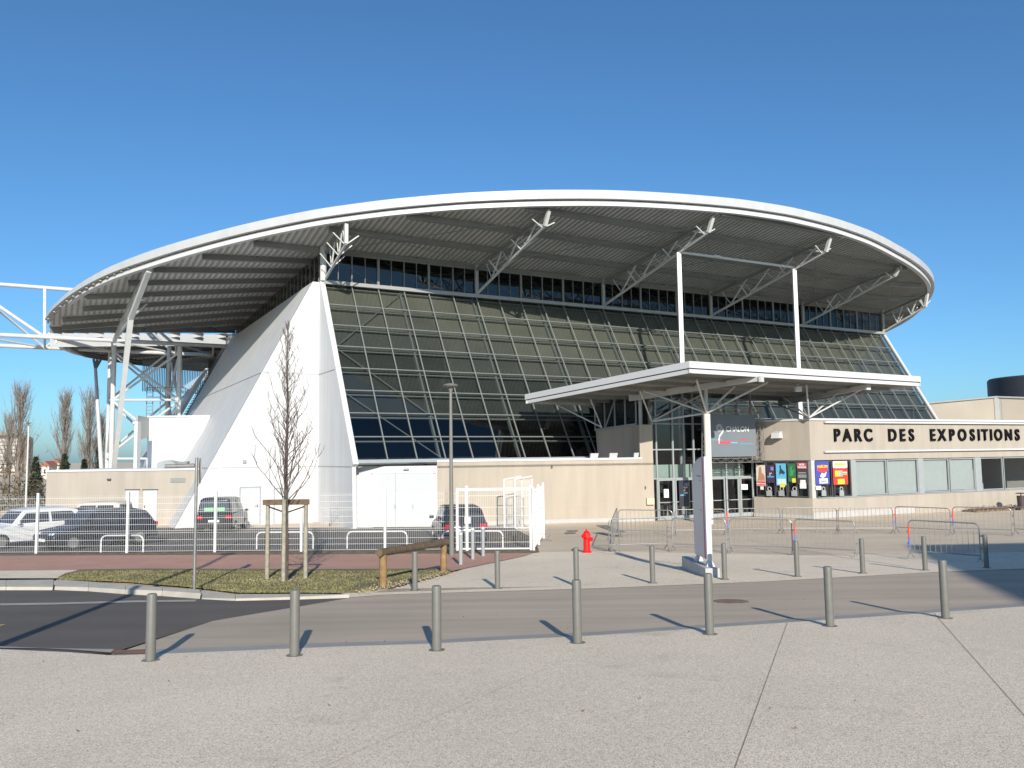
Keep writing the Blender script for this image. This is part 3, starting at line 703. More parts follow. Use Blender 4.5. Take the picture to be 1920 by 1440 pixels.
# white box volume standing on the annex
bx = thing('plant_room', 'white boxy plant room standing on the annex roof against the hall flank', 'building', (ax(300), YA+3, ztA))
YB = atpl(395, 784.5, foot, nn).y
print('YB', YB)
bl = atY(277, 783, YB); br = atY(395, 784.5, YB); bb = atY(345, 878, YB); bbl = atY(277, 878, YB)
mb = MB(); mb.poly([bl, V((br.x, YB, bl.z)), V((bb.x, YB, ztA)), V((bl.x, YB, ztA))], (0, 6, 0)); bxw = mb.build('wall', WALLW, bx)
mb = MB(); mb.bar(bl+V((-.02, -.03, .06)), V((br.x, YB-.03, bl.z+.06)), .12, .1); mb.build('parapet_cap', WHITE, bx)
sl_ = atY(254.5, 797, 53.5); mb = MB()
mb.poly([bl+V((-.02, 0, 0)), V((sl_.x, 53.5, bl.z)), V((sl_.x, 53.5, atY(255, 826, 53.5).z)), V((bl.x-.02, YB, atY(277, 820, YB).z))], (.12, 0, 0)); mb.build('side_panel', GREYF, bx)  # white box's left side, its shade put into the grey colour
mb = MB(); mb.box((sl_.x+.15, 53.0, ztA), (sl_.x+.35, 53.5, bl.z-.4)); mb.build('corner_post', WHITE, bx)
hv = thing('roof_unit', 'grey rounded ventilation unit with ducts lying on the annex roof', 'ventilation unit', (ax(300), YA+1, ztA))
x0, x1 = ax(281), ax(318); mb = MB()
prof = [(x0, ztA+.03), (x0, ztA+.35), (x0+.25, ztA+.45), (x0+.5, ztA+.5), (x1-.25, ztA+.42), (x1, ztA+.25), (x1, ztA+.03)]
mb.poly([(x, YA+.9, z) for x, z in prof], (0, 1.2, 0)); mb.build('housing', GREYF, hv)
mb = MB(); mb.tube((ax(301), YA+.6, ztA+.14), (ax(357), YA+.6, ztA+.17), .12, n=10); mb.box((ax(323), YA+.8, ztA+.2), (ax(340), YA+1.2, ztA+.42)); mb.build('duct', GALV, hv, smooth=True)

# ================================================================ GARAGE FRONT AND BEIGE FRONT BLOCK
P0 = G(668, 988); P1 = G(820, 987); P2 = G(1228, 977); P3 = G(1414, 968); P4 = G(1525, 973); P5d = (G(1920, 950)-P4).normalized()
P5 = P4+P5d*32
d01 = (P1-P0).normalized(); n01 = V((d01.y, -d01.x, 0)); d12 = (P2-P1).normalized(); n12 = V((d12.y, -d12.x, 0))
ZG = atpl(668, 875, P0, n01).z; ZBW = 3.42
fb = thing('front_block', 'low front block with white garage doors and a long plain beige wall below the glass', 'building', P1)
mb = MB(); mb.obox(P0-Z_*.1-d01*.0, (P1-P0), -n01*.5, Z_*(ZG+.1)); mb.build('white_wall', WALLW, fb)
def on01(px, py): return atpl(px, py, P0+n01*.03, n01)
a = on01(704, 888); b = on01(809, 888); o = V((a.x, a.y, 0)); wv = V((b.x-a.x, b.y-a.y, 0)); hh = a.z
for k in (0, 1):
    f0_, f1_ = ((0, .36), (.365, 1))[k]
    mb = MB(); mb.obox(o+wv*f0_, wv*(f1_-f0_), n01*.04, Z_*hh); d = mb.build('garage_door', MATS['white_door'], fb)
    p = o+wv*(.34 if k == 0 else .66)+n01*.05+Z_*1.05; mb = MB(); mb.obox(p-Z_*.1, d01*.05, n01*.03, Z_*.22); mb.bar(p, p+d01*.16, .03, .03); mb.build('handle', GREYF, d)
mb = MB(); mb.obox(o-d01*.12, d01*.12, n01*.08, Z_*(hh+.12)); mb.obox(o+wv, d01*.12, n01*.08, Z_*(hh+.12)); mb.obox(o-d01*.25+Z_*hh, wv+d01*.5, n01*.06, Z_*.1); mb.build('garage_frame', WHITE, fb)
mb = MB(); p = on01(757, 881); mb.obox(p, d01*.3, n01*.12, Z_*.08); mb.build('wall_lamp', GREYF, fb)
mb = MB(); mb.obox(P1-Z_*.1, (P2-P1), -n12*.5, Z_*(ZBW+.1)); bw = mb.build('beige_wall', BEIGE, fb)
mb = MB(); mb.obox(P1+Z_*ZBW-n12*-.04, (P2-P1)*.945, -n12*.6, Z_*.11); mb.build('parapet_cap', WHITE, fb)
mb = MB(); mb.obox(P1+d12*.1+n12*.001, (P2-P1)*.99, n12*.03, Z_*.22); mb.build('plinth', mat('pale_plinth', (.42, .41, .40), .8), fb)
mb = MB()
for z in (1.0, 2.1): mb.obox(P1+Z_*z+n12*.002, (P2-P1)*.94, n12*.004, Z_*.012)
mb.build('panel_seams', mat('beige_seam', (.42, .37, .30), .8), bw)
mb = MB(); q = [P0, P1, P2, P2+W_*8, P0+W_*6+U_*2]; mb.poly([V((p.x, p.y, 3.1)) for p in (P1, P2, P2+W_*6.5, P1+W_*3.2)], (0, 0, .12)); mb.build('flat_roof', KERBG, fb)
def on12(px, py): return atpl(px, py, P1+n12*.02, n12)
mb = MB(); p = on12(1212, 946); mb.obox(p, d12*.42, n12*.16, Z_*.36); mb.build('wall_box', mat('box_beige', (.55, .48, .34), .6), fb)
mb = MB(); p = on12(1033, 877); mb.obox(p, d12*.08, n12*.12, Z_*.14); p = on12(1209, 917); mb.obox(p, d12*.06, n12*.05, Z_*.16); mb.build('wall_sensor', DARKF, fb)
for k, (px, wd) in enumerate(((1108, 1), (1144, 1), (1190, .6))):
    p = V(on12(px, 857)); p.z = ZBW+.11; p = p-n12*.15
    mb = MB(); mb.hexa([p, p+d12*.42*wd, p+d12*.42*wd-n12*.2, p-n12*.2], [p+Z_*.26-n12*.1+n12*.2, p+d12*.46*wd+Z_*.26+n12*.1, p+d12*.46*wd-n12*.2+Z_*.24, p-n12*.2+Z_*.24]); mb.build('floodlight', STEELW, fb)
# pier and upper wall behind it
mb = MB(); pr = P2-d12*.75; zp = atpl(1222, 796, P2, n12).z; mb.obox(pr-n12*.02-Z_*.1, d12*.75, -n12*1.2, Z_*(zp+.1)); pier = mb.build('pier', BEIGE, fb)
mb = MB(); pw0 = atY(1117, 858, 51.0); pw1 = V((pr.x, pr.y+1.0, 0)); z0 = 3.2
ta, tb = atY(1117, 808, 51.0), V((pr.x, pr.y+1.0, zp)); lw = atY(1140, 858, 51.0)
mb.poly([V((lw.x-.6, 51, z0)), V((pw1.x+.2, pw1.y, z0)), tb, ta], (0.1, .4, 0)); mb.build('upper_wall', BEIGE2, fb)
dU = (tb-ta); dU.z = 0; nU = V((dU.y, -dU.x, 0)).normalized()
mb = MB(); mb.quad(ta+Z_*.05, V((tb.x, tb.y, tb.z+.05)), V((tb.x, tb.y, tb.z+2.4)), ta+Z_*2.0); ug = mb.build('upper_glazing', GLD, fb)
mb = MB(); mb.obox(ta+V((.2, 1.0, -.1)), dU, V((0, .1, 0)), Z_*2.6); mb.build('upper_backing', DARKI, fb)
mb = MB()
for k in range(5): p = ta.lerp(tb, k/4); mb.bar(p+nU*.03, p+nU*.03+Z_*2.2, .07, .07, nU)
mb.bar(ta+nU*.04+Z_*.06, tb+nU*.04+Z_*.06, .08, .12); mb.bar(ta.lerp(tb, .25)+nU*.05, ta.lerp(tb, .55)+nU*.05+Z_*1.9, .06, .06)
mb.build('glazing_frame', GREYF, ug)

# ================================================================ ENTRANCE AND RIGHT WING
en = thing('entrance_building', 'beige entrance wing with tall glass lobby, ticket windows and black wall lettering', 'building', P4)
d23 = (P3-P2).normalized(); n23 = V((d23.y, -d23.x, 0)); L23 = (P3-P2).length; d34 = (P4-P3).normalized(); n34 = V((d34.y, -d34.x, 0)); d45 = P5d; n45 = V((d45.y, -d45.x, 0))
ZE = 7.9
mb = MB(); o = P2-n23*.25; mb.quad(o+Z_*.0, o+d23*L23, o+d23*L23+Z_*ZE, o+Z_*ZE); lg = mb.build('lobby_glass', GLD, en)
def on23(px, py, off=0.): return atpl(px, py, P2-n23*(.25-off), n23)
zh = on23(1260, 897).z; zt2 = on23(1250, 843).z; zs = on23(1250, 788).z
mb = MB()
for px in (1232, 1263, 1284, 1302, 1324, 1362, 1386, 1412):
    p = on23(px, 900, .05); p.z = 0; mb.bar(p, p+Z_*ZE, .08, .1, n23)
for z in (zh, zt2, 5.4, 6.7): p = o+n23*.06; mb.bar(p+Z_*z, p+d23*L23+Z_*z, .09, .07)
mb.build('lobby_frame', GREYF, lg)
mb = MB(); p = o-n23*5; mb.obox(p-d23*.3, d23*(L23+.6), -n23*.2, Z_*ZE); mb.build('lobby_back', mat('lobby_back', (.045, .05, .05), .8, var=.4, scale=.6), en)
mb = MB(); mb.obox(o+n23*.1-Z_*.02+d23*.1, d23*(L23-.2), -n23*5, Z_*.03); mb.build('lobby_floor', mat('lobby_floor', (.2, .18, .16), .4), en)
mb = MB(); mb.obox(o-n23*.6+Z_*(zh+.02), d23*L23, -n23*.12, Z_*.75); mb.build('lobby_bulkhead', mat('mint_panel', (.45, .58, .52), .6), en)
mb = MB(); mb.obox(o-n23*.4+Z_*ZE, d23*L23, -n23*8, Z_*.3); mb.build('lobby_roof', DARKI, en)
mb = MB()
for f_ in (.2, .52, .8): p = o-n23*2.2+d23*(L23*f_); mb.tube(p, p+Z_*ZE, .14, n=10)
mb.build('lobby_column', STEELW, en, smooth=True)
for pa_, pb_ in ((1233, 1262), (1265, 1299), (1301, 1329), (1331, 1358), (1360, 1384), (1387, 1411)):
    a = on23(pa_, 900, .08); b = on23(pb_, 900, .08); a.z = b.z = .02; d = (b-a)
    mb = MB(); t_ = .075; w = d.length; e_ = d.normalized(); h = zh-.06
    mb.obox(a, e_*t_, n23*.06, Z_*h); mb.obox(b-e_*t_, e_*t_, n23*.06, Z_*h); mb.obox(a+e_*t_+Z_*(h-t_), e_*(w-2*t_), n23*.06, Z_*t_); mb.obox(a+e_*t_, e_*(w-2*t_), n23*.06, Z_*.22); mb.obox(a+e_*t_+Z_*.95, e_*(w-2*t_), n23*.04, Z_*.05)
    dr = mb.build('door', GREYF, en)
    mb = MB(); mb.lathe(a+e_*(w*.82 if pa_ % 2 else w*.15)+n23*.12+Z_*.98, [(.09, -.02), (.11, 0), (.09, .02)], 12); mb.build('handle', GALV, dr)
# wing body
ZW = atpl(1527, 788, P4, n45).z
z_b = atpl(1527, 934, P4, n45).z; z_h = atpl(1527, 863, P4, n45).z
def wingwall(P_, D_, N_, L_, mat_):
    mb = MB(); mb.obox(P_-Z_*.1, D_*L_, -N_*.3, Z_*(z_b+.1)); mb.build('lower_wall', mat_, en)
    mb = MB(); mb.obox(P_+Z_*z_h, D_*L_, -N_*.3, Z_*(ZW-z_h)); return mb.build('wall', mat_, en)
w1 = wingwall(P4, d45, n45, 32, BEIGE2); w2 = wingwall(P3+d34*.02, d34, n34, (P4-P3).length-.02, BEIGE2)
mb = MB(); c = P4-n45*.15-n34*.1; mb.obox(P4+Z_*z_b+d45*.02-n34*0-n45*.01, d45*.28, -n45*.28, Z_*(z_h-z_b)); mb.build('corner_pier', mat('pale_pier', (.47, .47, .45), .6), en)
mb = MB()
mb.bar(P4+Z_*(ZW+.05)+n45*.0-d45*.05-n45*.1, P5+Z_*(ZW+.05)-n45*.1, .34, .12); mb.bar(P3+Z_*(ZW+.05)-n34*.1, P4+Z_*(ZW+.05)-n34*.1, .3, .1); mb.build('parapet_cap', WHITE, en)
mb = MB()
for py0, py1 in ((791.5, 0), (847, 0)):
    a = atpl(1546, py0, P4+n45*.1, n45); mb.bar(a, a+d45*29, .16, .10)
mb.build('light_rail', WHITE, en)
mb = MB()
zq = atpl(1526, 825, P4, n45).z
mb.obox(P4+Z_*zq+n45*.002, d45*32, n45*.003, Z_*.012); mb.obox(P3+Z_*zq+n34*.002, d34*((P4-P3).length), n34*.003, Z_*.012); mb.obox(P4+Z_*(z_b-.75)+n45*.002, d45*32, n45*.01, Z_*.012)
mb.build('panel_seams', MATS['beige_seam'], w1)
mb = MB(); mb.obox(P4+n45*.004, d45*8, n45*.03, Z_*.35); mb.obox(P3+n34*.004, d34*((P4-P3).length), n34*.03, Z_*.2); mb.build('plinth', MATS['pale_plinth'], en)
mb = MB(); mb.poly([V((p.x, p.y, ZW-.3)) for p in (P4-n45*.35+d45*.2, P5-n45*.35, P5-n45*8, P3-n45*6)], (0, 0, .12)); mb.build('flat_roof', KERBG, en)
mb = MB(); mb.poly([V((p.x, p.y, .02)) for p in (P4-n45*4.2, P5-n45*4.2, P5-n45*4.4, P4-n45*4.4)], (0, 0, ZW-.4)); mb.obox(P4-n45*.4, d45*32, -n45*4, Z_*.03); mb.build('office_back', mat('office_wall', (.25, .24, .22), .8), en)
# window ribbon, south side
def on45(px, py, off=0.): return atpl(px, py, P4-n45*(.12-off), n45)
def pane(px0, px1, kind, parent=en, pl=on45, N_=n45, D_=d45, zb=None, zt=None):
    a = pl(px0, 880); b = pl(px1, 880); zb = z_b+.04 if zb is None else zb; zt = z_h-.04 if zt is None else zt
    a.z = b.z = zb; e_ = (b-a).normalized(); w = (b-a).length; h = zt-zb; f_ = .055
    mb = MB(); mb.obox(a, e_*f_, N_*.08, Z_*h); mb.obox(b-e_*f_, e_*f_, N_*.08, Z_*h); mb.obox(a+e_*f_, e_*(w-2*f_), N_*.08, Z_*f_); mb.obox(a+e_*f_+Z_*(h-f_), e_*(w-2*f_), N_*.08, Z_*f_)
    fr = mb.build('window', GREYF if kind != 'dark' else DARKF, parent)
    mb = MB(); mb.quad(a+N_*.03, b+N_*.03, b+N_*.03+Z_*h, a+N_*.03+Z_*h); mb.build('pane', GLD, fr)
    mb = MB()
    if kind == 'blind':
        mb.obox(a-N_*.06+Z_*random.uniform(.03, .09)+e_*.03, e_*(w-.06), -N_*.01, Z_*(h-.1)); mb.build('blind', mat('pale_blind', (.62, .66, .65), .8, var=.03), fr)
    elif kind == 'dark':
        mb.obox(a-N_*.25, e_*w, -N_*.02, Z_*h); mb.build('backing', DARKI, fr)
    return a, e_, w, h
for (x0, x1, k) in ((1602, 1660, 'blind'), (1661.5, 1719, 'blind'), (1729, 1777, 'blind'), (1779, 1826, 'blind'), (1837, 1878, 'open'), (1880, 1922, 'open'), (1932, 1975, 'blind'), (1528, 1558, 'dark'), (1561, 1593, 'dark')): pane(x0, x1, k)
mb = MB()
for x0, x1 in ((1593.2, 1601.8), (1719.2, 1728.8), (1826.2, 1836.8), (1922.5, 1931.5)):
    a = on45(x0, 880); b = on45(x1, 880); a.z = b.z = z_b+.01; mb.obox(a, b-a, n45*.1, Z_*(z_h-z_b-.02))
a = on45(1527, 880); a.z = z_b-.03; mb.obox(a, d45*31, n45*.17, Z_*.05)
mb.build('mullion_panel', GREYF, en)
# desk and monitor seen in the open office window
a = on45(1850, 900)-n45*1.6; a.z = .9
mb = MB(); mb.obox(V((a.x, a.y, 0)), d45*1.0, -n45*.05, Z_*2.4); mb.obox(a+d45*1.0, d45*1.5, -n45*.6, Z_*.06); mb.obox(a+d45*1.4+Z_*.2, d45*.5, -n45*.05, Z_*.4); mb.build('office_desk', mat('office_white', (.55, .53, .48), .7), en)
# lettering
LET = mat('black_letters', (.008, .009, .012), .9, spec=.1)
zc = atpl(1562, 827, P4, n45).z; lh = atpl(1562, 804, P4, n45).z-zc
words = (('PARC', 1561, 1639), ('DES', 1664, 1719), ('EXPOSITIONS', 1742, 1916))
for wd_, x0, x1 in words:
    a = atpl(x0, 826, P4+n45*.06, n45); b = atpl(x1, 826, P4+n45*.06, n45); L_ = (b-a).length; n = len(wd_)
    ws = {'I': .42, 'S': .86, 'E': .8, 'P': .92, 'O': 1.15, 'T': .85}; tot = sum(ws.get(c_, 1) for c_ in wd_); x = 0
    for c_ in wd_:
        w = ws.get(c_, 1)/tot*L_
        t_ = text(c_, lh/.70, LET, 'letter', en, V((a.x, a.y, zc))+d45*(x+w*.45), d45, n45, bold=.022, ext=.05, align='CENTER', sx=.95); x += w
# west side posters / ticket windows
def on34(px, py, off=0.): return atpl(px, py, P3-n34*(.10-off), n34)
for x0, x1 in ((1418, 1436.5), (1437, 1454), (1455, 1476), (1477, 1494), (1494.5, 1516)): pane(x0, x1, 'dark', pl=on34, N_=n34, D_=d34)
# posters
def poster(pl, N_, x0, x1, y0, y1, base, bits, label):
    a = pl(x0, y1, .17); b = pl(x1, y1, .17); t = pl(x0, y0, .17); e_ = V((b.x-a.x, b.y-a.y, 0)); w = e_.length; e_.normalize(); h = t.z-a.z
    r = thing('poster', label, 'poster', a, 'posters stuck on the ticket windows')
    mb = MB(); mb.obox(a, e_*w, N_*.008, Z_*h); mb.build('sheet', mat('poster_%d_%d' % (x0, y0), base, .5, var=.12, scale=5), r)
    for j, bt_ in enumerate(bits):
        if bt_[0] == 'T':
            _, s_, u0_, v0_, sz, col = bt_
            text(s_, h*sz, mat('ink_%.2f_%.2f_%.2f' % col, col, .6), 'lettering', r, a+e_*w*u0_+Z_*h*v0_+N_*.015, e_, N_, bold=.004, ext=.002, align='CENTER')
        elif bt_[0] == 'P':
            _, pts, col = bt_
            mb = MB(); mb.poly([a+e_*w*x+Z_*h*y+N_*.009 for x, y in pts], N_*.004); mb.build('artwork', mat('ink_%.2f_%.2f_%.2f' % col, col, .6), r)
        else:
            _, u0_, v0_, u1_, v1_, col = bt_
            mb = MB(); mb.obox(a+e_*w*u0_+Z_*h*v0_+N_*(.009+j*.0012), e_*w*(u1_-u0_), N_*.003, Z_*h*(v1_-v0_)); mb.build('print_block', mat('ink_%.2f_%.2f_%.2f' % col, col, .6), r)
    return r
Yl, Wt, Bk, Rd, Bl, Gn, Cy = (.75, .62, .05), (.75, .75, .72), (.02, .02, .025), (.55, .03, .05), (.05, .08, .30), (.05, .28, .10), (.08, .35, .55)
poster(on34, n34, 1419, 1436, 872, 911, (.62, .60, .52), [('P', [(.2, .4), (.25, .6), (.3, .85), (.45, .95), (.6, .85), (.6, .65), (.9, .5), (.95, .25), (.1, .25)], (.42, .22, .14)), ('B', .05, .02, .98, .22, Rd), ('T', 'SPECTACLE', .5, .08, .09, Wt)], 'tall poster of a bare shouldered person with a red foot, farthest left ticket window')
poster(on34, n34, 1438, 1453, 872, 905, (.05, .03, .08), [('B', .55, .7, .9, .9, (.3, .2, .4)), ('T', '2\u00b0', .5, .42, .2, Wt), ('B', .1, .3, .9, .38, Cy)], 'black poster with white script and a cyan line')
poster(on34, n34, 1456, 1475, 869, 910, (.12, .42, .62), [('P', [(.3, .45), (.4, .75), (.35, .9), (.5, .92), (.55, .75), (.9, .6), (.8, .5), (.5, .55)], (.02, .05, .08)), ('B', .1, .05, .95, .3, (.5, .68, .75)), ('B', .35, -.08, .85, .1, Yl)], 'bright blue poster with a dark figure and yellow sticker')
poster(on34, n34, 1478, 1493, 869, 903, (.03, .14, .06), [('P', [(.2, .3), (.3, .8), (.6, .9), (.5, .6), (.9, .7), (.6, .3)], Gn), ('B', .5, -.05, .95, .18, Yl)], 'dark green poster with a yellow price sticker')
poster(on34, n34, 1495, 1515, 867, 908, (.05, .045, .05), [('B', .05, .72, .95, .98, (.5, .08, .12)), ('T', 'BOB', .5, .86, .12, Wt), ('T', 'TENDRE', .5, .74, .11, Wt), ('B', .15, .5, .85, .55, (.3, .32, .3)), ('B', .1, .3, .9, .45, (.25, .25, .25)), ('B', .3, .02, .8, .2, Wt)], 'black poster with red heading next to the wing corner')
poster(on45, n45, 1530, 1556, 865, 909, (.06, .075, .36), [('P', [(.1, .62), (.2, .78), (.5, .86), (.8, .78), (.92, .62), (.7, .55), (.5, .5), (.3, .55)], (.62, .05, .06)), ('T', 'HARLEM', .5, .72, .16, Yl), ('P', [(.3, .35), (.45, .5), (.6, .45), (.8, .55), (.7, .35), (.5, .28)], Wt), ('B', .25, .05, .85, .26, Wt), ('B', .35, .1, .75, .18, (.3, .3, .35))], 'blue poster with yellow HARLEM lettering over a red arc')
poster(on45, n45, 1563, 1590, 865, 909, (.70, .05, .04), [('B', .0, .72, 1, 1, Wt), ('B', .12, .82, .88, .92, Yl), ('T', 'DIVORC\u00c9S', .5, .70, .12, Wt), ('B', .12, .35, .32, .6, Yl), ('B', .34, .35, .52, .6, (.35, .5, .2)), ('B', .54, .35, .64, .6, (.2, .4, .6)), ('B', .68, .5, .95, .54, Wt), ('B', .68, .42, .95, .46, Yl), ('B', .28, .02, .76, .24, Yl)], 'red and white poster with yellow blocks on the south ticket window')
# small notices, speaking discs and trays of the ticket windows
for px, pl, N_, D_ in ((1443, on34, n34, d34), (1466, on34, n34, d34), (1490, on34, n34, d34), (1544, on45, n45, d45), (1577.5, on45, n45, d45)):
    c = pl(px, 916.5, .18); mb = MB(); mt = MB()
    for k in range(14):
        t0, t1 = k/14*6.2832, (k+1)/14*6.2832; mb.bar(c+D_*.11*math.cos(t0)+Z_*.11*math.sin(t0), c+D_*.11*math.cos(t1)+Z_*.11*math.sin(t1), .03, .03, N_)
    c = pl(px, 930, .17); mt.obox(c-D_*.16, D_*.32, N_*.06, Z_*.3); mb.build('speaking_disc', STEELW, en); mt.build('ticket_tray', GREYF, en)
for i, (x0, y0, x1, y1, pl, N_, D_, lab) in enumerate(((1530, 911, 1540, 918.5, on45, n45, d45, 'small white notice beside the speaking disc under the blue poster'), (1426, 912, 1432, 918, on34, n34, d34, 'tiny white notice under the red foot of the leftmost ticket window poster'), (1500, 906, 1512, 916, on34, n34, d34, 'white notice under the black and red poster by the corner'), (1390, 908, 1402, 918, on23, n23, d23, 'white sheet taped inside the rightmost glass entrance door'), (1245, 917, 1254, 933, on23, n23, d23, 'white sheet taped on the leftmost glass entrance door'))):
    a = pl(x0, y1, .19); b = pl(x1, y1, .19); t = pl(x0, y0, .19); mb = MB(); mb.obox(a, b-a, N_*.006, Z_*(t.z-a.z)); tag(mb.build('notice', PAPER), lab, 'notice')
poster(on23, n23, 1274, 1294, 902, 950, (.03, .03, .045), [('T', '2\u00b0', .6, .62, .22, Wt), ('B', .5, .8, .9, .92, (.2, .15, .3)), ('B', .1, .42, .6, .47, Cy), ('T', 'Zen', .6, .5, .12, Wt)], 'black poster with white figures on the second entrance door from the left')
# wall floodlight with its bracket
c = on34(1453, 822, .15); mb = MB(); mb.hexa([c, c+d34*.5, c+d34*.5+n34*.5, c+n34*.5], [c+Z_*.42, c+d34*.45+Z_*.42, c+d34*.45+n34*.4+Z_*.3, c+n34*.4+Z_*.3]); mb.build('floodlight', STEELW, en)

# ================================================================ ENTRANCE CANOPY
K1 = atY(1294, 699, 38.7); K2 = atY(1727, 724, 46.9); K3 = atY(985, 757, 49.0)
K4 = K2+(K3-K1)*.62; K4b = K3+(K2-K1)*.62
cn = thing('entrance_canopy', 'flat white edged entrance canopy on a single column with branching struts', 'canopy', V((K1.x, K1.y+5, 0)))
e12 = (K2-K1).normalized(); e13 = (K3-K1).normalized(); nup = e12.cross(e13).normalized(); nup = nup if nup.z > 0 else -nup
L12 = (K2-K1).length; L13 = (K3-K1).length
mb = MB(); q = [K1, K2, K2+e13*L13*.60, K3+e12*L12*.5, K3]
q2 = [K1+(e12+e13)*.12, K2-e12*.12+e13*.12, K2-e12*.12+e13*L13*.6, K3+e12*L12*.5-e13*.12, K3-e13*.12+e12*.12]
mb.poly([p+nup*.16 for p in q2], nup*.22); cr_ = mb.build('canopy_roof', DECK, cn)
def edge(mb, a, b, z0, z1, th_, inn):
    d = (b-a); n = nup.cross(d.normalized()); c_ = (K1+K2+K3)/3
    if (c_-a).dot(n) < 0: n = -n
    mb.obox(a+n*inn+nup*z0, d, n*th_, nup*(z1-z0))
mb = MB(); m2 = MB(); m3 = MB()
for a, b in ((K1, K2), (K1, K3), (K2, q[2]), (K3, q[3])):
    edge(mb, a, b, .24, .56, .1, -.02); edge(m2, a, b, 0, .19, .08, .04); edge(m3, a, b, .18, .25, .05, .09)
mb.build('fascia', WHITE, cr_); m2.build('fascia_edge', WHITE, cr_); m3.build('fascia_gap', DARKF, cr_)
mb = MB()
for k in range(1, 7):
    o = K1+e13*(L13*k/7.); mb.bar(o+e12*.2+nup*.06, o+e12*(L12-.2 if k < 5 else L12*.5)+nup*.06, .12, .2)
mb.build('purlin', BEAM, cr_)
mb = MB()
for k in range(1, 60):
    o = K1+e12*(L12*k/60.)+nup*.14; mb.bar(o+e13*.15, o+e13*(L13*.6 if k > 30 else L13-.2), .08, .04)
r_ = mb.build('deck_rib', DECKR, cr_); r_['kind'] = 'stuff'
# column and its branches
CB = V((atY(1325, 775, 44.0).x, 44.0, 0)); nz = atY(1325, 776, 44).z
mb = MB(); mb.tube(CB, CB+Z_*nz, .18, n=18); mb.build('column', mat('column_cream', (.68, .65, .57), .5, var=.06), cn, smooth=True)
NODE = CB+Z_*(nz+.05)
def sof(f12, f13): return K1+e12*(L12*f12)+e13*(L13*f13)
def hit(px, py):
    return atpl(px, py, K1+nup*.0, nup)
N2 = atY(1222, 790, 46.5); N3 = atY(1128, 801, 49.0); N4 = atY(1517, 783, 46.0)
def strut(p, q, r): mb = MB(); mb.tube(p, q, r, n=9); mb.build('strut', STEELW, cn)
strut(NODE, V((NODE.x, NODE.y, hit(1324, 735).z+.3)), .1)
for px, py in ((1306, 712), (1378, 724), (1440, 716), (1300, 745)): strut(NODE, hit(px, py), .055)
strut(NODE, N2, .055)
for p, tg in ((N2, [(1200, 733), (1265, 745), (1315, 740)]), (N3, [(1042, 758), (1107, 748)]), (N4, [(1512, 722), (1576, 732), (1620, 728), (1465, 742), (1450, 755)]), (NODE, [(1205, 732), (1275, 742)])):
    for px, py in tg: strut(p, hit(px, py), .045)
mb = MB(); c = atY(1203, 857, 47.2); mb.tube(V((c.x, c.y, 3.5)), V((c.x, c.y, hit(1202, 748).z)), .11, n=12); mb.build('column', STEELW, cn, smooth=True)
for s0, s1 in (((1180, 742), (1425, 706)), ((1460, 752), (1625, 722))):   # tapered cantilever ribs with square ends
    p, q_ = hit(*s0), hit(*s1); mb = MB(); n = 10
    for k in range(n): mb.bar(p.lerp(q_, k/n)-nup*.1, p.lerp(q_, (k+1)/n)-nup*.1, .14, .42-.2*k/n)
    mb.bar(q_-nup*.13, q_-nup*.13+(q_-p).normalized()*.12, .3, .3); mb.build('cantilever_rib', STEELW, cn)
c = hit(1527, 706); c = K1+e12*(L12*.52)+e13*1.4
mb = MB(); mb.tube(c, c-Z_*.15, .05); mb.box((c.x-.16, c.y-.16, c.z-.42), (c.x+.16, c.y+.1, c.z-.15)); mb.build('spotlight', WHITE, cn, bevel=.03)

# ================================================================ BANNER IN ITS TRUSS FRAME
YN = 46.7
bn = thing('rigging_truss', 'square aluminium truss frame hung in front of the lobby glass', 'truss frame', atY(1375, 866, YN))
def lattice(mb, p, q, w, N_, up_):
    d = (q-p).normalized(); L_ = (q-p).length; cs = [N_*x+up_*y for x, y in ((-w/2, -w/2), (w/2, -w/2), (w/2, w/2), (-w/2, w/2))]
    for c_ in cs: mb.tube(p+c_, q+c_, .022, n=5)
    n = max(2, int(L_/.3))
    for k in range(n):
        a, b = p+d*(L_*k/n), p+d*(L_*(k+1)/n)
        for j in range(4):
            c0, c1 = (cs[j], cs[(j+1) % 4]) if k % 2 else (cs[(j+1) % 4], cs[j]); mb.tube(a+c0, b+c1, .012, n=4)
dN = d23; nN = n23
TL = atY(1320, 768, YN); PN = TL
def onN(px, py, off=0.): return atpl(px, py, PN+nN*off, nN)
tl_, tr_ = onN(1322, 770), onN(1424, 766); bl_, br_ = onN(1322, 864), onN(1424, 864)
tr_ = V((tr_.x, tr_.y, tl_.z)); br_ = V((tr_.x, tr_.y, bl_.z))
for a, b in ((tl_, tr_), (bl_, br_), (tl_, bl_), (tr_, br_)):
    mb = MB(); up_ = Z_ if abs((b-a).z) < .1 else dN; lattice(mb, a, b, .24, nN, up_); mb.build('truss_bar', GALV, bn)
mb = MB()
for f_ in (.1, .9): p = tl_.lerp(tr_, f_); mb.tube(p, p+Z_*1.2, .02, n=5)
mb.build('hanger', GALV, bn)
bp = thing('banner', 'dark grey banner reading CHALON with a round logo and coloured lines', 'banner', onN(1325, 857))
a = onN(1327, 857, .0); b = onN(1418.5, 857, .0); t = onN(1327, 777); mb = MB(); mb.obox(a, V((b.x-a.x, b.y-a.y, 0)), nN*.02, Z_*(t.z-a.z)); mb.build('cloth', mat('banner_grey', (.155, .185, .215), .6, var=.04, scale=1), bp)
wt = mat('banner_white', (.72, .74, .75), .6); cy = mat('banner_cyan', (.12, .42, .62), .6); rd = mat('banner_red', (.6, .06, .10), .6)
p = onN(1361, 809, .03); text('CHALON', .42, wt, 'lettering', bp, p, d23, nN, bold=.004, ext=.003, sx=.92)
c = onN(1348.5, 802, .03); mb = MB(); n = 24
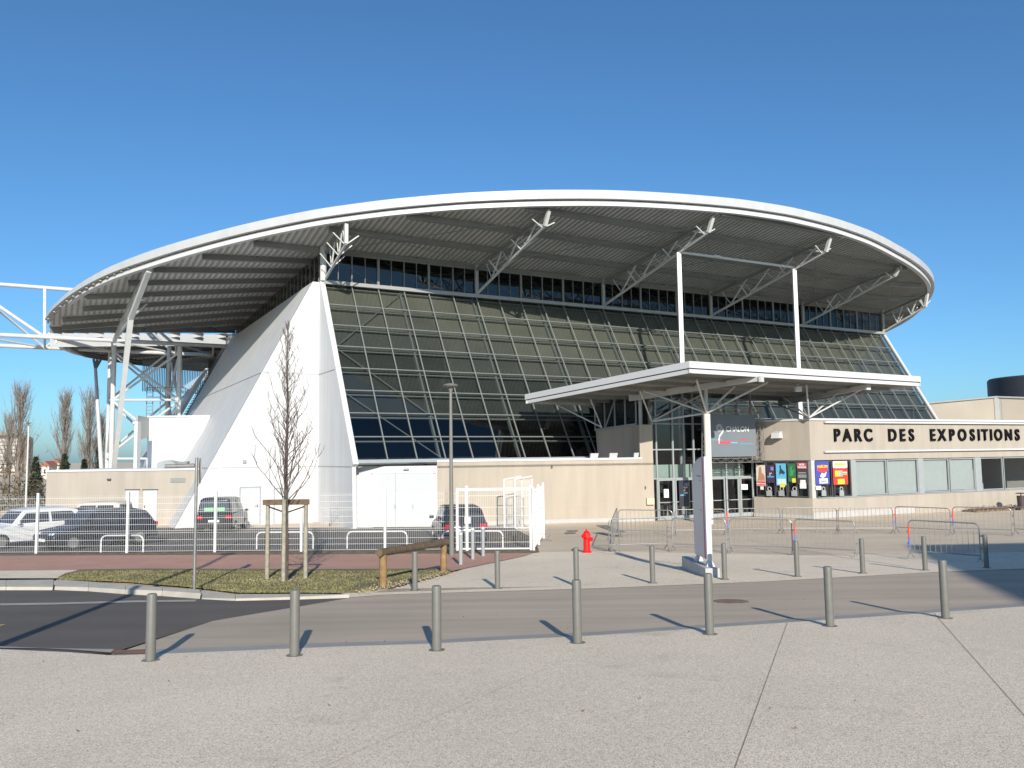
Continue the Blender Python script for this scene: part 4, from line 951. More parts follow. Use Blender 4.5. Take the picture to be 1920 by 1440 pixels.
mb.poly([c+dN*.22*math.cos(k/n*6.2832)+Z_*.22*math.sin(k/n*6.2832) for k in range(n)], nN*.004); mb.build('logo_disc', mat('banner_pale', (.4, .43, .46), .6), bp)
text('a', .3, MATS['banner_grey'], 'logo_letter', bp, c-Z_*.09+nN*.008, d23, nN, bold=.008, ext=.002, align='CENTER')
mb = MB(); pts = [(1356.5, 804), (1354, 811), (1349, 818), (1348, 826), (1348.5, 832)]
for (x0, y0), (x1, y1), w in zip(pts, pts[1:], (.10, .09, .07, .04)): mb.bar(onN(x0, y0, .032), onN(x1, y1, .032), .01, w, dN)
mb.build('logo_tail', wt, bp)
for s_, x, y, m_, sz in (('\u00c9v\u00e9nements', 1331, 826, cy, .17), ('\u00c9v\u00e9nements', 1388, 833.5, cy, .19)): text(s_, sz, m_, 'lettering', bp, onN(x, y, .03), d23, nN, ext=.003)
mb = MB()
for x0, x1, y0, y1 in ((1344, 1369, 828, 832), (1387, 1400, 823, 825.5)): a = onN(x0, y1, .025); b = onN(x1, y1, .025); mb.obox(a, b-a, nN*.006, Z_*((y1-y0)*.029))
for x0, x1, y in ((1350, 1385, 826.5), (1400, 1417, 829)): a = onN(x0, y, .025); b = onN(x1, y, .025); mb.obox(a, b-a, nN*.005, Z_*.02)
mb.build('red_bars', rd, bp)
mb = MB(); a = onN(1370, 831, .025); b = onN(1383, 831, .025); mb.obox(a, b-a, nN*.005, Z_*.06); mb.build('cyan_bar', cy, bp)

# ================================================================ BACKGROUND
bk = thing('grey_building', 'plain grey flat roofed building beyond the right wing', 'building', atY(1830, 800, 85))
a, b, c = atY(1735, 757, 79), atY(1866, 745, 84), atY(2050, 751, 80)
for nm, p, q, m_ in (('wall', a, b, mat('grey_render', (.36, .32, .27), .8, var=.07, scale=.3)), ('wall', b, c, MATS['grey_render'])):
    pz = V((p.x, p.y, 0)); mb = MB(); mb.poly([V((p.x, p.y, 0)), V((q.x, q.y, 0)), q, p], (0, .6, 0)); mb.build(nm, m_, bk)
mb = MB(); mb.bar(a+Z_*.05, b+Z_*.05, .4, .15); mb.bar(b+Z_*.05, c+Z_*.05, .4, .15); mb.build('parapet_cap', GREYF, bk)
mb = MB(); x = b+V((0, -.1, 0)); mb.bar(V((b.x, b.y-.15, 0)), b+V((0, -.15, 0)), .5, .1); mb.tube(V((b.x+.5, b.y-.2, 0)), V((b.x+.5, b.y-.2, b.z)), .1); mb.build('downpipe', STEEL, bk)
c1 = atY(1960, 747, 100); z1 = atY(1960, 702, 96).z; mb = MB(); rr = abs(atY(1866, 740, 100).x-c1.x)
mb.lathe((c1.x, 100, 0), [(rr, c1.z-3), (rr, z1-.2), (rr-.2, z1)], 48); tag(mb.build('roof_drum', mat('anthracite_metal', (.035, .04, .05), .6), smooth=True), 'dark anthracite drum rising behind the grey building at the far right', 'rooftop drum')
# apartment block far left
ap = thing('apartment_block', 'distant beige apartment block with stacked balconies at the far left', 'building', atY(30, 920, 260))
y = 260.; x0, x1, x2 = atY(-90, 900, y).x, atY(39, 900, y).x, atY(66, 900, y).x; zt = atY(30, 821, y).z
mb = MB(); mb.box((x0, y, 0), (x1, y+3, zt)); mb.build('tower', mat('apt_pink', (.42, .34, .29), .8), ap)
mb = MB(); x2 = atY(60, 900, y+5).x; mb.box((x1, y+1.5, 0), (x2, y+5, zt)); mb.build('side_wing', mat('apt_brown', (.30, .25, .22), .8), ap)
mb = MB(); nfl = 9
for k in range(nfl): z = zt-1.2-k*(zt-1)/nfl; mb.box((x0, y-1.4, z), (x1-.4, y-.02, z+.95))
mb.build('balcony', mat('apt_cream', (.62, .60, .55), .8), ap)
mb = MB()
for k in range(nfl): z = zt-1.2-k*(zt-1)/nfl; mb.box((x0, y-.03, z+.97), (x1-.6, y-.005, z+2.1)); mb.box((x1+1.2, y+1.4, z+.2), (x1+2, y+1.48, z+1.5))
mb.build('window', DARKI, ap)
mb = MB(); mb.box((x1-8, y+.6, zt), (x1-4, y+2.4, zt+1.6)); mb.box((x2-1.8, y+2, zt), (x2-.4, y+3, zt+.9)); mb.build('roof_hut', MATS['apt_brown'], ap)
for lab, a, b, yy, t, c_ in (('small distant white house with red roof behind the fence', 78, 92, 180, 874, (.6, .52, .48)), ('distant low cream building between the poplars', 92, 112, 220, 868, (.5, .47, .42))):
    o = thing('distant_house', lab, 'building', atY((a+b)/2, 900, yy)); x0, x1, z = atY(a, 880, yy).x, atY(b, 880, yy).x, atY(a, t, yy).z
    mb = MB(); mb.box((x0, yy, 0), (x1, yy+3, z)); mb.build('wall', mat('house_%d' % a, c_, .8), o)
    mb = MB(); mb.poly([(x0-.3, yy-.3, z), (x1+.3, yy-.3, z), ((x0+x1)/2, yy-.3, z+1.1)], (0, 3.6, 0)); mb.build('roof', mat('tile_%d' % a, (.30, .12, .08), .8), o)
    mb = MB(); [mb.box((x0+.5+k*1.1, yy-.03, z-1.6), (x0+1.0+k*1.1, yy-.004, z-.7)) for k in range(2)]; mb.build('window', DARKI, o)
# poplars
def branchy(mb, p, d, L_, r, depth, spread, upb, nseg=4):
    pts = [p]; dd = d.copy()
    for k in range(nseg):
        dd = (dd+V((random.gauss(0, .10), random.gauss(0, .10), upb*.14))).normalized(); p = p+dd*(L_/nseg); pts.append(p)
    for k in range(nseg): mb.tube(pts[k], pts[k+1], r*(1-k/nseg*.75), r*(1-(k+1)/nseg*.75), n=4 if depth else 3, cap=False)
    if depth > 0:
        nb = 5 if depth > 1 else 4
        for k in range(nb):
            t = random.uniform(.25, 1); i = min(nseg-1, int(t*nseg)); q = pts[i].lerp(pts[i+1], t*nseg-i)
            a = random.uniform(0, 6.28); nd_ = (dd+V((math.cos(a)*spread, math.sin(a)*spread, .2))).normalized()
            branchy(mb, q, nd_, L_*random.uniform(.35, .6), r*.5, depth-1, spread, upb, 3)
def poplar(px, ytop, wpx, Y, label, base=930):
    p = atY(px, 900, Y); H = atY(px, ytop, Y).z; w = wpx/F*Y; r = thing('poplar_tree', label, 'tree', V((p.x, Y, 0)), 'bare poplars beyond the car park')
    o = V((p.x, Y, 0)); mb = MB(); mb.tube(o, o+Z_*(H*.9), .35, .08, n=6); mb.build('trunk', BARKP, r)
    mb = MB()
    for k in range(85):
        h = random.uniform(.06, .93); a = random.uniform(0, 6.28); rr = w*.5*(1-abs(h-.35)*.6)
        q = o+Z_*(H*h); L_ = min(H*(1.0-h)*.8+1.2, H*.30); dx = rr/max(L_, .1)*.9
        d = V((math.cos(a)*dx, math.sin(a)*dx, 1)).normalized(); branchy(mb, q, d, L_, .035, 2, .26, .7)
    mb.build('crown', BARKP, r); return r
poplar(33, 745, 42, 95, 'tallest bare poplar, in front of the apartment block')
poplar(14, 800, 34, 100, 'shorter bare poplar at the left frame edge before the balconies')
poplar(117, 757, 34, 100, 'slender bare poplar standing alone in the middle of the row')
poplar(164, 757, 38, 98, 'bare poplar just left of the lattice tower')
poplar(188, 800, 26, 100, 'small bare poplar partly behind the leaning struts')
def conifer(px, ytop, wpx, Y, label):
    p = atY(px, 900, Y); H = atY(px, ytop, Y).z; w = wpx/F*Y; r = thing('conifer_tree', label, 'tree', V((p.x, Y, 0)), 'dark conifers under the poplars'); o = V((p.x, Y, 0))
    mb = MB(); mb.tube(o, o+Z_*H*.95, .2, .03, n=6); mb.build('trunk', BARK, r); mb = MB()
    for k in range(2600):
        h = random.random()**1.1; a = random.uniform(0, 6.28); lobes = .75+.25*math.sin(h*26+a*2); rr = w*.5*(1-h)**.75*lobes*math.sqrt(random.random())
        q = o+V((math.cos(a)*rr, math.sin(a)*rr, H*(.05+h*.95)))
        s_ = random.uniform(.12, .34); d1 = V((random.gauss(0, 1), random.gauss(0, 1), random.gauss(0, .5))).normalized()*s_; d2 = V((random.gauss(0, 1), random.gauss(0, 1), random.gauss(0, .5))).normalized()*s_*.6
        mb.add([q-d1, q+d1, q+d2], [(0, 1, 2)])
    mb.build('crown', NEEDLE, r)
conifer(66, 858, 42, 80, 'dark bushy conifer between the apartment block and the annex')
conifer(120, 852, 44, 82, 'dark conifer under the lone slender poplar')
conifer(157, 862, 30, 84, 'low dark conifer below the poplar beside the tower')
conifer(185, 860, 22, 84, 'small dark conifer right behind the annex parapet')
mb = MB()   # scrub and hedge behind the car park
for k in range(9000):
    x = random.uniform(-75, -38); yv = random.uniform(64, 72); z = abs(random.gauss(0, 1.6)); q = V((x, yv, z)); s_ = random.uniform(.1, .35)
    d1 = V((random.gauss(0, 1), random.gauss(0, 1), random.gauss(0, 1))).normalized()*s_; d2 = V((random.gauss(0, 1), random.gauss(0, 1), random.gauss(0, 1))).normalized()*s_*.5
    mb.add([q-d1, q+d1, q+d2], [(0, 1, 2)])
g_ = mb.build('undergrowth', mat('scrub', (.10, .085, .055), .9, var=.5, scale=.6)); g_['kind'] = 'stuff'; g_['label'] = 'brown winter scrub behind the car park fence'
lp = thing('far_lamp_post', 'thin pale lamp post far behind the car park', 'lamp post', V((atY(50, 900, 60).x, 60, 0))); o = ROOT[lp.name]
mb = MB(); mb.tube(o, o+Z_*6.5, .07, .05); mb.build('pole', STEELW, lp); mb = MB(); mb.box((o.x-.1, o.y-.5, 6.5), (o.x+.1, o.y+.1, 6.58)); mb.build('lamp_head', GREYF, lp)

# ================================================================ FENCE
WIRE = mat('fence_white', (.62, .63, .63), .4, var=.03)
def fence_run(pts, label, name='mesh_fence', hpost=2.18, spacing=.068, posts=True):
    o = pts[0]; r = thing(name, label, 'fence', o, 'white wire mesh fencing of the car park')
    if posts:
        for p in pts: mb = MB(); mb.obox(p+V((-.04, -.04, -.05)), (.08, 0, 0), (0, .08, 0), (0, 0, hpost+.05)); mb.build('post', WIRE, r)
    for p, q in zip(pts, pts[1:]):
        mb = MB(); d = (q-p).normalized(); L_ = (q-p).length; n = int(L_/spacing)
        for k in range(1, n):
            a = p+(q-p)*(k/n); mb.bar(a+Z_*.06, a+Z_*2.08, .0044, .0044, d)
        for z in (.08, .28, .48, .72, .80, 1.02, 1.24, 1.46, 1.54, 1.76, 1.98): mb.bar(p+Z_*z+V((0, -.008, 0)), q+Z_*z+V((0, -.008, 0)), .007, .009)
        mb.build('wire_panel', WIRE, r)
    return r
fp = [G(x, y) for x, y in ((-265, 1041), (-98, 1040), (68, 1039), (238, 1038), (403, 1036.5), (565, 1035.5), (722, 1034.5), (858, 1033.5))]
fence_run(fp, 'long white wire mesh fence between the red footpath and the parked cars')
ga, gb = G(876, 1033.5), G(996, 1032.5)
gt = thing('mesh_gate', 'white framed mesh gate leaf with heavy top rail right of the lamp post', 'gate', ga, 'white wire mesh fencing of the car park')
mb = MB(); d = (gb-ga).normalized()
for p in (ga, gb): mb.obox(p+V((-.05, -.05, 0)), (.1, 0, 0), (0, .1, 0), (0, 0, 2.25))
mb.build('gate_post', WIRE, gt)
mb = MB(); z0, z1 = .08, 2.12; f0_, f1_ = fp[-1]+d*.0, gb
mb.bar(f0_+Z_*z1, f1_+Z_*z1, .07, .09); mb.bar(f0_+Z_*z0, f1_+Z_*z0, .05, .05); mb.bar(f0_+Z_*z0, f0_+Z_*z1, .07, .07)
mb.build('gate_frame', WIRE, gt)
mb = MB(); L_ = (f1_-f0_).length
for k in range(1, int(L_/.062)): a = f0_+d*(k*.062); mb.bar(a+Z_*z0, a+Z_*z1, .0056, .0056, d)
for z in (.3, .7, .8, 1.2, 1.5, 1.9): mb.bar(f0_+Z_*z, f1_+Z_*z, .009, .012)
mb.build('wire_panel', WIRE, gt)
mb = MB(); p = f0_+d*.25; mb.obox(p+Z_*.95+V((0, -.08, 0)), d*.22, (0, .06, 0), Z_*.22); mb.build('latch', STEELW, gt)
rp = [G(1001, 1033), G(1009, 1023), G(1013, 1008), G(1005, 992)]
fence_run([rp[0], rp[0]+V((.25, 2.4, 0)), rp[0]+V((.52, 4.8, .0))], 'short white mesh fence return running back from the gate towards the wall')
for i, (px, lab) in enumerate(((946, 'pale stacked mesh gate leaf leaning against the beige wall, left one'), (966, 'pale stacked mesh gate leaf leaning beside the fence corner, right one'))):
    b_ = G(px, 990); r = thing('spare_gate_leaf', lab, 'gate', b_); mb = MB()
    t0 = b_+Z_*2.5+V((0, .3, 0)); s_ = V((.9, .15, 0))
    for q in (b_, b_+s_): mb.bar(q, q+Z_*2.45+V((0, .25, 0)), .06, .06)
    mb.bar(b_, b_+s_, .06, .06); mb.bar(b_+Z_*2.45+V((0, .25, 0)), b_+s_+Z_*2.6+V((0, .25, 0)), .06, .06); mb.build('leaf_frame', STEELW, r)
    mb = MB()
    for k in range(1, 16): q = b_+s_*(k/16); mb.bar(q+Z_*.03, q+Z_*2.42+V((0, .24, 0)), .012, .012)
    for z in (.5, 1.0, 1.5, 2.0): mb.bar(b_+Z_*z+V((0, z*.1, 0)), b_+s_+Z_*z+V((0, z*.1, 0)), .03, .03)
    mb.build('leaf_mesh', GALV, r)
mb = MB()
for k in range(260):
    p = G(968, 1016)+V((random.gauss(0, .45), random.gauss(0, .4), 0)); p.z = gz(p.y)+abs(random.gauss(0, .18)); d1 = V((random.gauss(0, 1), random.gauss(0, 1), random.gauss(0, .5))).normalized()*random.uniform(.1, .35); mb.tube(p, p+d1, .008, n=3)
tag(mb.build('brushwood_pile', EARTH), 'low pile of brown twigs behind the gate', 'brushwood')
# white hoops
def hoop(x0, x1, yb, label):
    a, b = G(x0, yb), G(x1, yb-.5); r = .38; d = (b-a).normalized(); h = .62; mb = MB()
    pts = [a, a+Z_*(h-.18)]+[a+d*(.18-.18*math.cos(t))+Z_*(h-.18+.18*math.sin(t)) for t in (.5, 1.0, 1.57)]+[b-d*(.18-.18*math.cos(t))+Z_*(h-.18+.18*math.sin(t)) for t in (1.57, 1.0, .5)]+[b+Z_*(h-.18), b]
    mb.path(pts, .03, 8); tag(mb.build('hoop_barrier', WIRE, smooth=True), label, 'hoop barrier', 'white tubular hoops behind the fence')
hoop(189, 268, 1037, 'white tubular hoop beside the dark parked car'); hoop(481, 587, 1030, 'white tubular hoop directly behind the young staked tree'); hoop(651, 763, 1029, 'white tubular hoop left of the wooden rail'); hoop(830, 943, 1029, 'white tubular hoop behind the gate')

# ================================================================ BOLLARDS
def bollard(px, yb, yt, label, group, cap=False, proto=[None, None]):
    i = 1 if cap else 0
    b = G(px, yb, .05 if yb > 1140 else .02); d = ray(px, yt); h = CZ+d.z/d.y*b.y-b.z
    if proto[i] is None:
        r = thing('bollard', label, 'bollard', (0, 0, 0), group); mb = MB()
        R_ = .057
        if cap: mb.lathe((0, 0, 0), [(R_, 0), (R_, .93)], 24)
        else: mb.lathe((0, 0, 0), [(R_, -.02), (R_, .975), (R_*.96, .99), (R_*.8, 1.0)], 28)
        mb.build('post', BOLL if not cap else GREYF, r, smooth=True); mb = MB()
        if cap: mb.lathe((0, 0, 0), [(R_*1.02, .931), (R_*1.02, .985), (R_*.7, 1.0)], 24); mb.build('cap', WHITE, r, smooth=True)
        else: mb.lathe((0, 0, 0), [(.10, -.003), (.10, .006), (.0575, .010)], 24); mb.build('base_ring', BOLL, r)
        proto[i] = r; r.location = b; r.scale = (1, 1, h); return r
    r = copytree(proto[i], b, random.uniform(0, 3), label); r.scale = (1, 1, h); r['group'] = group; return r
ords = ['leftmost', 'second from left', 'third from left', 'fourth from left', 'fifth from left', 'sixth from left', 'seventh from left', 'eighth from left', 'rightmost']
for i, q in enumerate([(282, 1238, 1113), (552, 1229, 1106), (819, 1219, 1098), (1083, 1205, 1087), (1331, 1189, 1075), (1556.5, 1174, 1062), (1773, 1159, 1050)]):
    bollard(*q, 'large grey cylindrical bollard on the forecourt edge, %s of the near row' % (ords[i] if i < 6 else 'rightmost'), 'bollards along the near forecourt edge')
for i, q in enumerate([(778, 1106, 1034), (933, 1103, 1032), (1081, 1098, 1027), (1224, 1093, 1023.5), (1359, 1086, 1019), (1495, 1080.5, 1014.5), (1618, 1074.5, 1010), (1735, 1069, 1005.5), (1850, 1064.5, 1002)]):
    bollard(*q, 'grey bollard beyond the tan road, %s of the far row' % (ords[i]), 'bollards beyond the road')
for i, q in enumerate([(864, 1058.5, 998), (886.5, 1048.5, 990), (906, 1042.5, 987.5)]):
    bollard(*q, 'slim grey bollard with white cap on the red path, %s of three' % ['leftmost and nearest', 'middle one', 'rightmost and farthest'][i], 'white capped bollards on the red path', cap=True)
mb = MB()

# ================================================================ CROWD BARRIERS
def make_barrier():
    r = thing('crowd_barrier', 'x', 'crowd barrier', (0, 0, 0)); W2, H = 1.05, 1.08; mb = MB(); c_ = .14; z0 = .22
    pts = [V((-W2, 0, .12)), V((-W2, 0, H-c_))]+[V((-W2+c_-c_*math.cos(t), 0, H-c_+c_*math.sin(t))) for t in (.4, .8, 1.2, 1.57)]+[V((W2-c_+c_*math.cos(t), 0, H-c_+c_*math.sin(t))) for t in (1.57, 1.2, .8, .4)]+[V((W2, 0, H-c_)), V((W2, 0, .12))]
    mb.path(pts, .019, 8); mb.tube((-W2, 0, z0), (W2, 0, z0), .017); mb.build('outer_frame', GALV, r, smooth=True)
    for k in range(1, 13): mb = MB(); x = -W2+2*W2*k/13; mb.tube((x, 0, z0), (x, 0, H-.012), .0065, n=6); mb.build('bar', GALV, r)
    for sx in (-1, 1):
        mb = MB(); x = sx*(W2-.02); mb.path([V((x, -.24, 0)), V((x, -.03, .16)), V((x, .03, .16)), V((x, .24, 0))], .014, 6); mb.build('foot', GALV, r)
    for sx in (-1, 1):
        mb = MB(); mb.tube((sx*(W2+.03), 0, .75), (sx*(W2+.07), 0, .75), .02); mb.tube((sx*(W2+.03), 0, .42), (sx*(W2+.07), 0, .42), .02); mb.build('hook', GALV, r)
    return r
bpro = make_barrier(); used = [False]
def barrier(xa, ya, xb, yb, label, tape=0, group='galvanised crowd barriers lined up on the plaza'):
    a, b = G(xa, ya, .0), G(xb, yb, .0); mid = (a+b)/2; d = b-a; rz = math.atan2(d.y, d.x); L_ = d.length
    sc = (L_/2.12, 1, 1)
    if not used[0]:
        r = bpro; r.location = mid; r.rotation_euler = (0, 0, rz); r['label'] = label; used[0] = True
    else: r = copytree(bpro, mid, rz, label)
    r.scale = sc; r['group'] = group
    if tape:
        for z0, z1, m_ in ((.60, .95, REDT), (.30, .60, BLUE)):
            mb = MB(); mb.tube((-1.05, 0, z0), (-1.05, 0, z1), .024, n=8); t_ = mb.build('reflective_tape', m_, None); t_.location = (0, 0, 0)
            for v in t_.data.vertices: v.co += ROOT[t_.name]
            t_.parent = r
    return r
for i, q in enumerate([(1142, 1034, 1252, 1031), (1261, 1033, 1363, 1036), (1369, 1036, 1487, 1039), (1491, 1040, 1606, 1045), (1706, 1049, 1840, 1055)]):
    barrier(*q, ['crowd barrier right of the red hydrant, front row', 'crowd barrier half hidden behind the white totem, front row', 'crowd barrier just right of the totem, front row', 'crowd barrier ending the front row before its gap', 'separate crowd barrier standing partly in the big shadow'][i], tape=i in (3, 4))
bl = [(1160, 1004, 1262, 1005), (1266, 1004, 1361, 1003), (1364, 1002, 1464, 1000), (1468, 1000.5, 1571, 1000), (1573, 1000.5, 1676, 1000), (1680, 999, 1784, 1003), (1788, 1001, 1899, 1003.5), (1903, 1003, 2020, 1008)]
for i, q in enumerate(bl):
    barrier(*q, 'crowd barrier in the back row, %s' % ['leftmost before the beige wall', 'in front of the glass doors behind the totem', 'below the rightmost entrance door', 'in front of the ash stands', 'under the red and white poster', 'under the left pair of blinded windows', 'with red tape beside the planting bed', 'cut by the right frame edge'][i], tape=i in (2, 5, 6))
barrier(1147, 1033, 1158, 1004, 'crowd barrier seen end on at the left end of both rows')
# toppled barrier section
mb = MB(); a = G(1128, 1000); b = G(1166, 1006)
mb.bar(a+Z_*.35, b+Z_*.15, .5, .03)
p = G(1147, 1036); mb.path([p, p+Z_*.95, p+V((.25, .1, .98)), p+V((.3, .1, 0))], .02, 8)
tag(mb.build('broken_barrier', GALV), 'small bent grey barrier piece standing at the left end of the barriers', 'crowd barrier')

# ================================================================ HYDRANT
hp = G(1100.5, 1036, .012); hy = thing('fire_hydrant', 'bright red fire hydrant on the open plaza left of the barriers', 'fire hydrant', hp)
k_ = .95*45/1550*hp.y/.95
H_ = 43/1550*hp.y/.9
mb = MB(); mb.lathe(hp, [(.19*H_, 0), (.19*H_, .04*H_), (.135*H_, .06*H_), (.125*H_, .55*H_), (.15*H_, .57*H_), (.15*H_, .70*H_), (.13*H_, .74*H_), (.10*H_, .80*H_), (.04*H_, .84*H_), (.035*H_, .9*H_)], 20); mb.build('body', RED, hy, smooth=True)
for d, n_s in ((V((.8, -.5, 0)), 'outlet'), (V((-.6, -.7, 0)), 'outlet'), (V((0.1, -1, 0)), 'outlet')):
    d.normalize(); c = hp+Z_*(.64 if n_s and d.x < .5 else .52)*H_; mb = MB(); mb.tube(c+d*.08*H_, c+d*.21*H_, .07*H_, n=14); mb.tube(c+d*.20*H_, c+d*.24*H_, .085*H_, n=14); mb.build(n_s, RED, hy, smooth=True)

# ================================================================ TOTEM
t0 = G(1323, 1084); t1 = G(1279, 1068); t2_ = G(1346, 1080)
tt = thing('totem_sign', 'tall slim grey and white information totem on a concrete block', 'totem sign', t0)
dl = (t1-t0); dl.z = 0; dl.normalize(); dr_ = V((-dl.y, dl.x, 0)); dr_ = dr_ if dr_.x > 0 else -dr_
Lb = (t1-t0).length; wr = .34
zb_ = t0.z-.02
mb = MB(); mb.obox(V((t0.x, t0.y, zb_-.1)), dl*Lb, dr_*wr, Z_*.34); mb.build('base_block', mat('block_concrete', (.42, .42, .42), .8, var=.08), tt, bevel=.01)
zt0 = zb_+.24
H2 = CZ+ray(1327, 856).z/ray(1327, 856).y*(t0.y+.3)-zt0
o = V((t0.x, t0.y, zt0+.16))+dl*.30+dr_*.13; Wt_ = (Lb-.35)*.60; H2 -= .16
prof = [(0, 0), (Wt_, 0), (Wt_, H2*.865), (Wt_*.8, H2*.93), (Wt_*.55, H2*.975), (Wt_*.25, H2*.995), (0, H2)]
mb = MB(); mb.poly([o+dl*x+Z_*z for x, z in prof], dr_*.115); mb.build('panel', mat('totem_grey', (.56, .57, .585), .4, var=.02), tt, bevel=.006)
mb = MB(); mb.obox(o+dl*.13-dr_*.004, dl*.09, dr_*.004, Z_*(H2*.99)); mb.build('red_stripe', mat('totem_red', (.42, .03, .09), .4), tt)
mb = MB(); mb.obox(o-dl*.02-dr_*.004+dr_*.0, dl*.022, dr_*.123, Z_*H2); mb.build('edge_strip', WHITE, tt)
for q in (o+dr_*.07+dl*.05, o+dr_*.07+dl*(Wt_-.1)):
    mb = MB(); q = V((q.x, q.y, zt0)); mb.hexa([q+V((-.1, -.1, 0)), q+V((.1, -.1, 0)), q+V((.1, .1, 0)), q+V((-.1, .1, 0))], [q+V((-.03, -.03, .17)), q+V((.03, -.03, .17)), q+V((.03, .03, .17)), q+V((-.03, .03, .17))]); mb.build('foot', STEELW, tt)
mb = MB()
for z, w in ((.80, .5), (.795, .4), (.755, .2), (.46, .2)): mb.obox(o+dl*(.35)-dr_*.003+Z_*(H2*z), dl*w*.8, dr_*.002, Z_*.03)
mb.build('print_lines', mat('totem_print', (.3, .31, .33), .5), tt)

# ================================================================ SIGN POST, LAMP POST
sp_ = G(364, 1107, .05); sg = thing('round_sign_post', 'thin grey pole carrying a round sign seen from behind', 'road sign', sp_)
h = CZ+ray(363, 858).z/ray(363, 858).y*sp_.y-sp_.z
mb = MB(); mb.tube(sp_, sp_+Z_*h, .032, n=12); mb.build('pole', GALV, sg, smooth=True)
c = sp_+Z_*(h-.28)+V((.02, 0.04, 0)); nd_ = V((math.sin(1.15), math.cos(1.15), 0)); mb = MB(); mb.tube(c+V((.03, 0, 0)), c+nd_*.02+V((.03, 0, 0)), .27, n=28); mb.build('sign_plate', mat('sign_back', (.24, .22, .19), .6), sg, smooth=True)
lp_ = G(847, 1041, .02); lm = thing('street_lamp', 'tall dark grey street lamp with flat disc head by the wooden rail', 'street lamp', lp_)
h = CZ+ray(842, 724).z/ray(842, 724).y*lp_.y-lp_.z
mb = MB(); mb.tube(lp_, lp_+Z_*1.1, .085, .085, n=14); mb.tube(lp_+Z_*1.1, lp_+Z_*h, .072, .045, n=14); mb.build('pole', mat('lamp_grey', (.17, .17, .155), .45), lm, smooth=True)
mb = MB(); c = lp_+Z_*h; mb.lathe(c, [(.05, -.22), (.09, -.06), (.22, -.03), (.26, .02), (.22, .06), (.04, .10)], 24); mb.build('lamp_head', MATS['lamp_grey'], lm, smooth=True)
# ================================================================ YOUNG TREE + STAKES
tb_ = G(535, 1089, .06); tr = thing('young_tree', 'bare young pyramid shaped tree tied between three stakes on the lawn', 'tree', tb_)
HT = CZ+ray(540, 604).z/ray(540, 604).y*tb_.y-tb_.z
random.seed(21)
mb = MB(); pts = [tb_+V((math.sin(k*.9)*.012, math.cos(k*1.3)*.012, HT*k/14)) for k in range(15)]
for k in range(14): mb.tube(pts[k], pts[k+1], .062*(1-k/14.5)+.004, .062*(1-(k+1)/14.5)+.004, n=8, cap=False)
mb.build('trunk', BARK, tr, smooth=True)
mb = MB()
def twig(p, d, L_, r, depth):
    n = 6; q = p; dd = d.copy(); pts = [p]
    for k in range(n):
        dd = (dd+V((random.gauss(0, .16), random.gauss(0, .16), .13))).normalized(); q = q+dd*(L_/n); pts.append(q)
    for k in range(n): mb.tube(pts[k], pts[k+1], r*(1-k/n*.7), r*(1-(k+1)/n*.7), n=4, cap=False)
    if depth:
        for k in range(1, n):
            if random.random() < .95:
                a = random.uniform(0, 6.28); nd2 = (dd*.6+V((math.cos(a)*.8, math.sin(a)*.8, .35))).normalized(); twig(pts[k], nd2, L_*random.uniform(.14, .3) if depth > 1 else random.uniform(.04, .12), max(r*.5, .0035), depth-1)
for k in range(72):
    f_ = .27+.71*(k/72.)**1.0; a = k*2.4+random.uniform(-.4, .4); q = tb_+Z_*(HT*f_)
    L_ = (1-f_)*2.3*random.uniform(.7, 1.1)+.14; lean = 1.05 if f_ < .55 else .85
    twig(q, V((math.cos(a)*lean, math.sin(a)*lean, 1)).normalized(), L_, .013*(1-f_)+.005, 2)
mb.build('branches', BARK, tr)
stk = thing('tree_stakes', 'three weathered wooden stakes joined by a brown board around the young tree', 'tree support', tb_)
sts = [G(500.5, 1086, .05), G(534.5, 1091, .05)+V((-.04, 0, 0)), G(572.5, 1085.5, .05)]
HS = CZ+ray(500, 937).z/ray(500, 937).y*sts[0].y-sts[0].z
for s0 in sts: mb = MB(); mb.tube(s0, s0+Z_*HS, .052, .048, n=10); mb.build('stake', STAKE, stk, smooth=True)
sts[1] = sts[1]
mb = MB(); zt = HS-.06
a, b = sts[0]+Z_*zt+V((-.1, -.07, 0)), sts[2]+Z_*zt+V((.1, -.07, 0)); mb.bar(a, b, .03, .13); c = sts[1]+Z_*zt
mb.build('board', WOODD, stk)
mb = MB(); c = tb_+Z_*(HS-.32); mb.bar(sts[0]+Z_*(HS-.16), c, .012, .03); mb.bar(sts[2]+Z_*(HS-.16), c, .012, .03); mb.build('strap', BLACK, stk)
# ================================================================ WOODEN RAIL
ra, rb_ = G(718, 1099, .05), G(832, 1073, .05); rl = thing('wooden_rail', 'low round timber rail on two posts beside the lawn edge', 'wooden barrier', ra)
ha = CZ+ray(718, 1040).z/ray(718, 1040).y*ra.y-ra.z; hb = CZ+ray(832, 1022).z/ray(832, 1022).y*rb_.y-rb_.z
for p, h, r_w in ((ra, ha, .085), (rb_, hb, .085)): mb = MB(); mb.tube(p-Z_*.03, p+Z_*h, r_w, r_w*.95, n=14); mb.build('post', WOOD, rl, smooth=True)
mb = MB(); d = (rb_+Z_*hb-ra-Z_*ha).normalized(); mb.tube(ra+Z_*(ha+.05)-d*.18, rb_+Z_*(hb+.07)+d*.16, .085, .095, n=14); mb.build('rail', WOODD, rl, smooth=True)
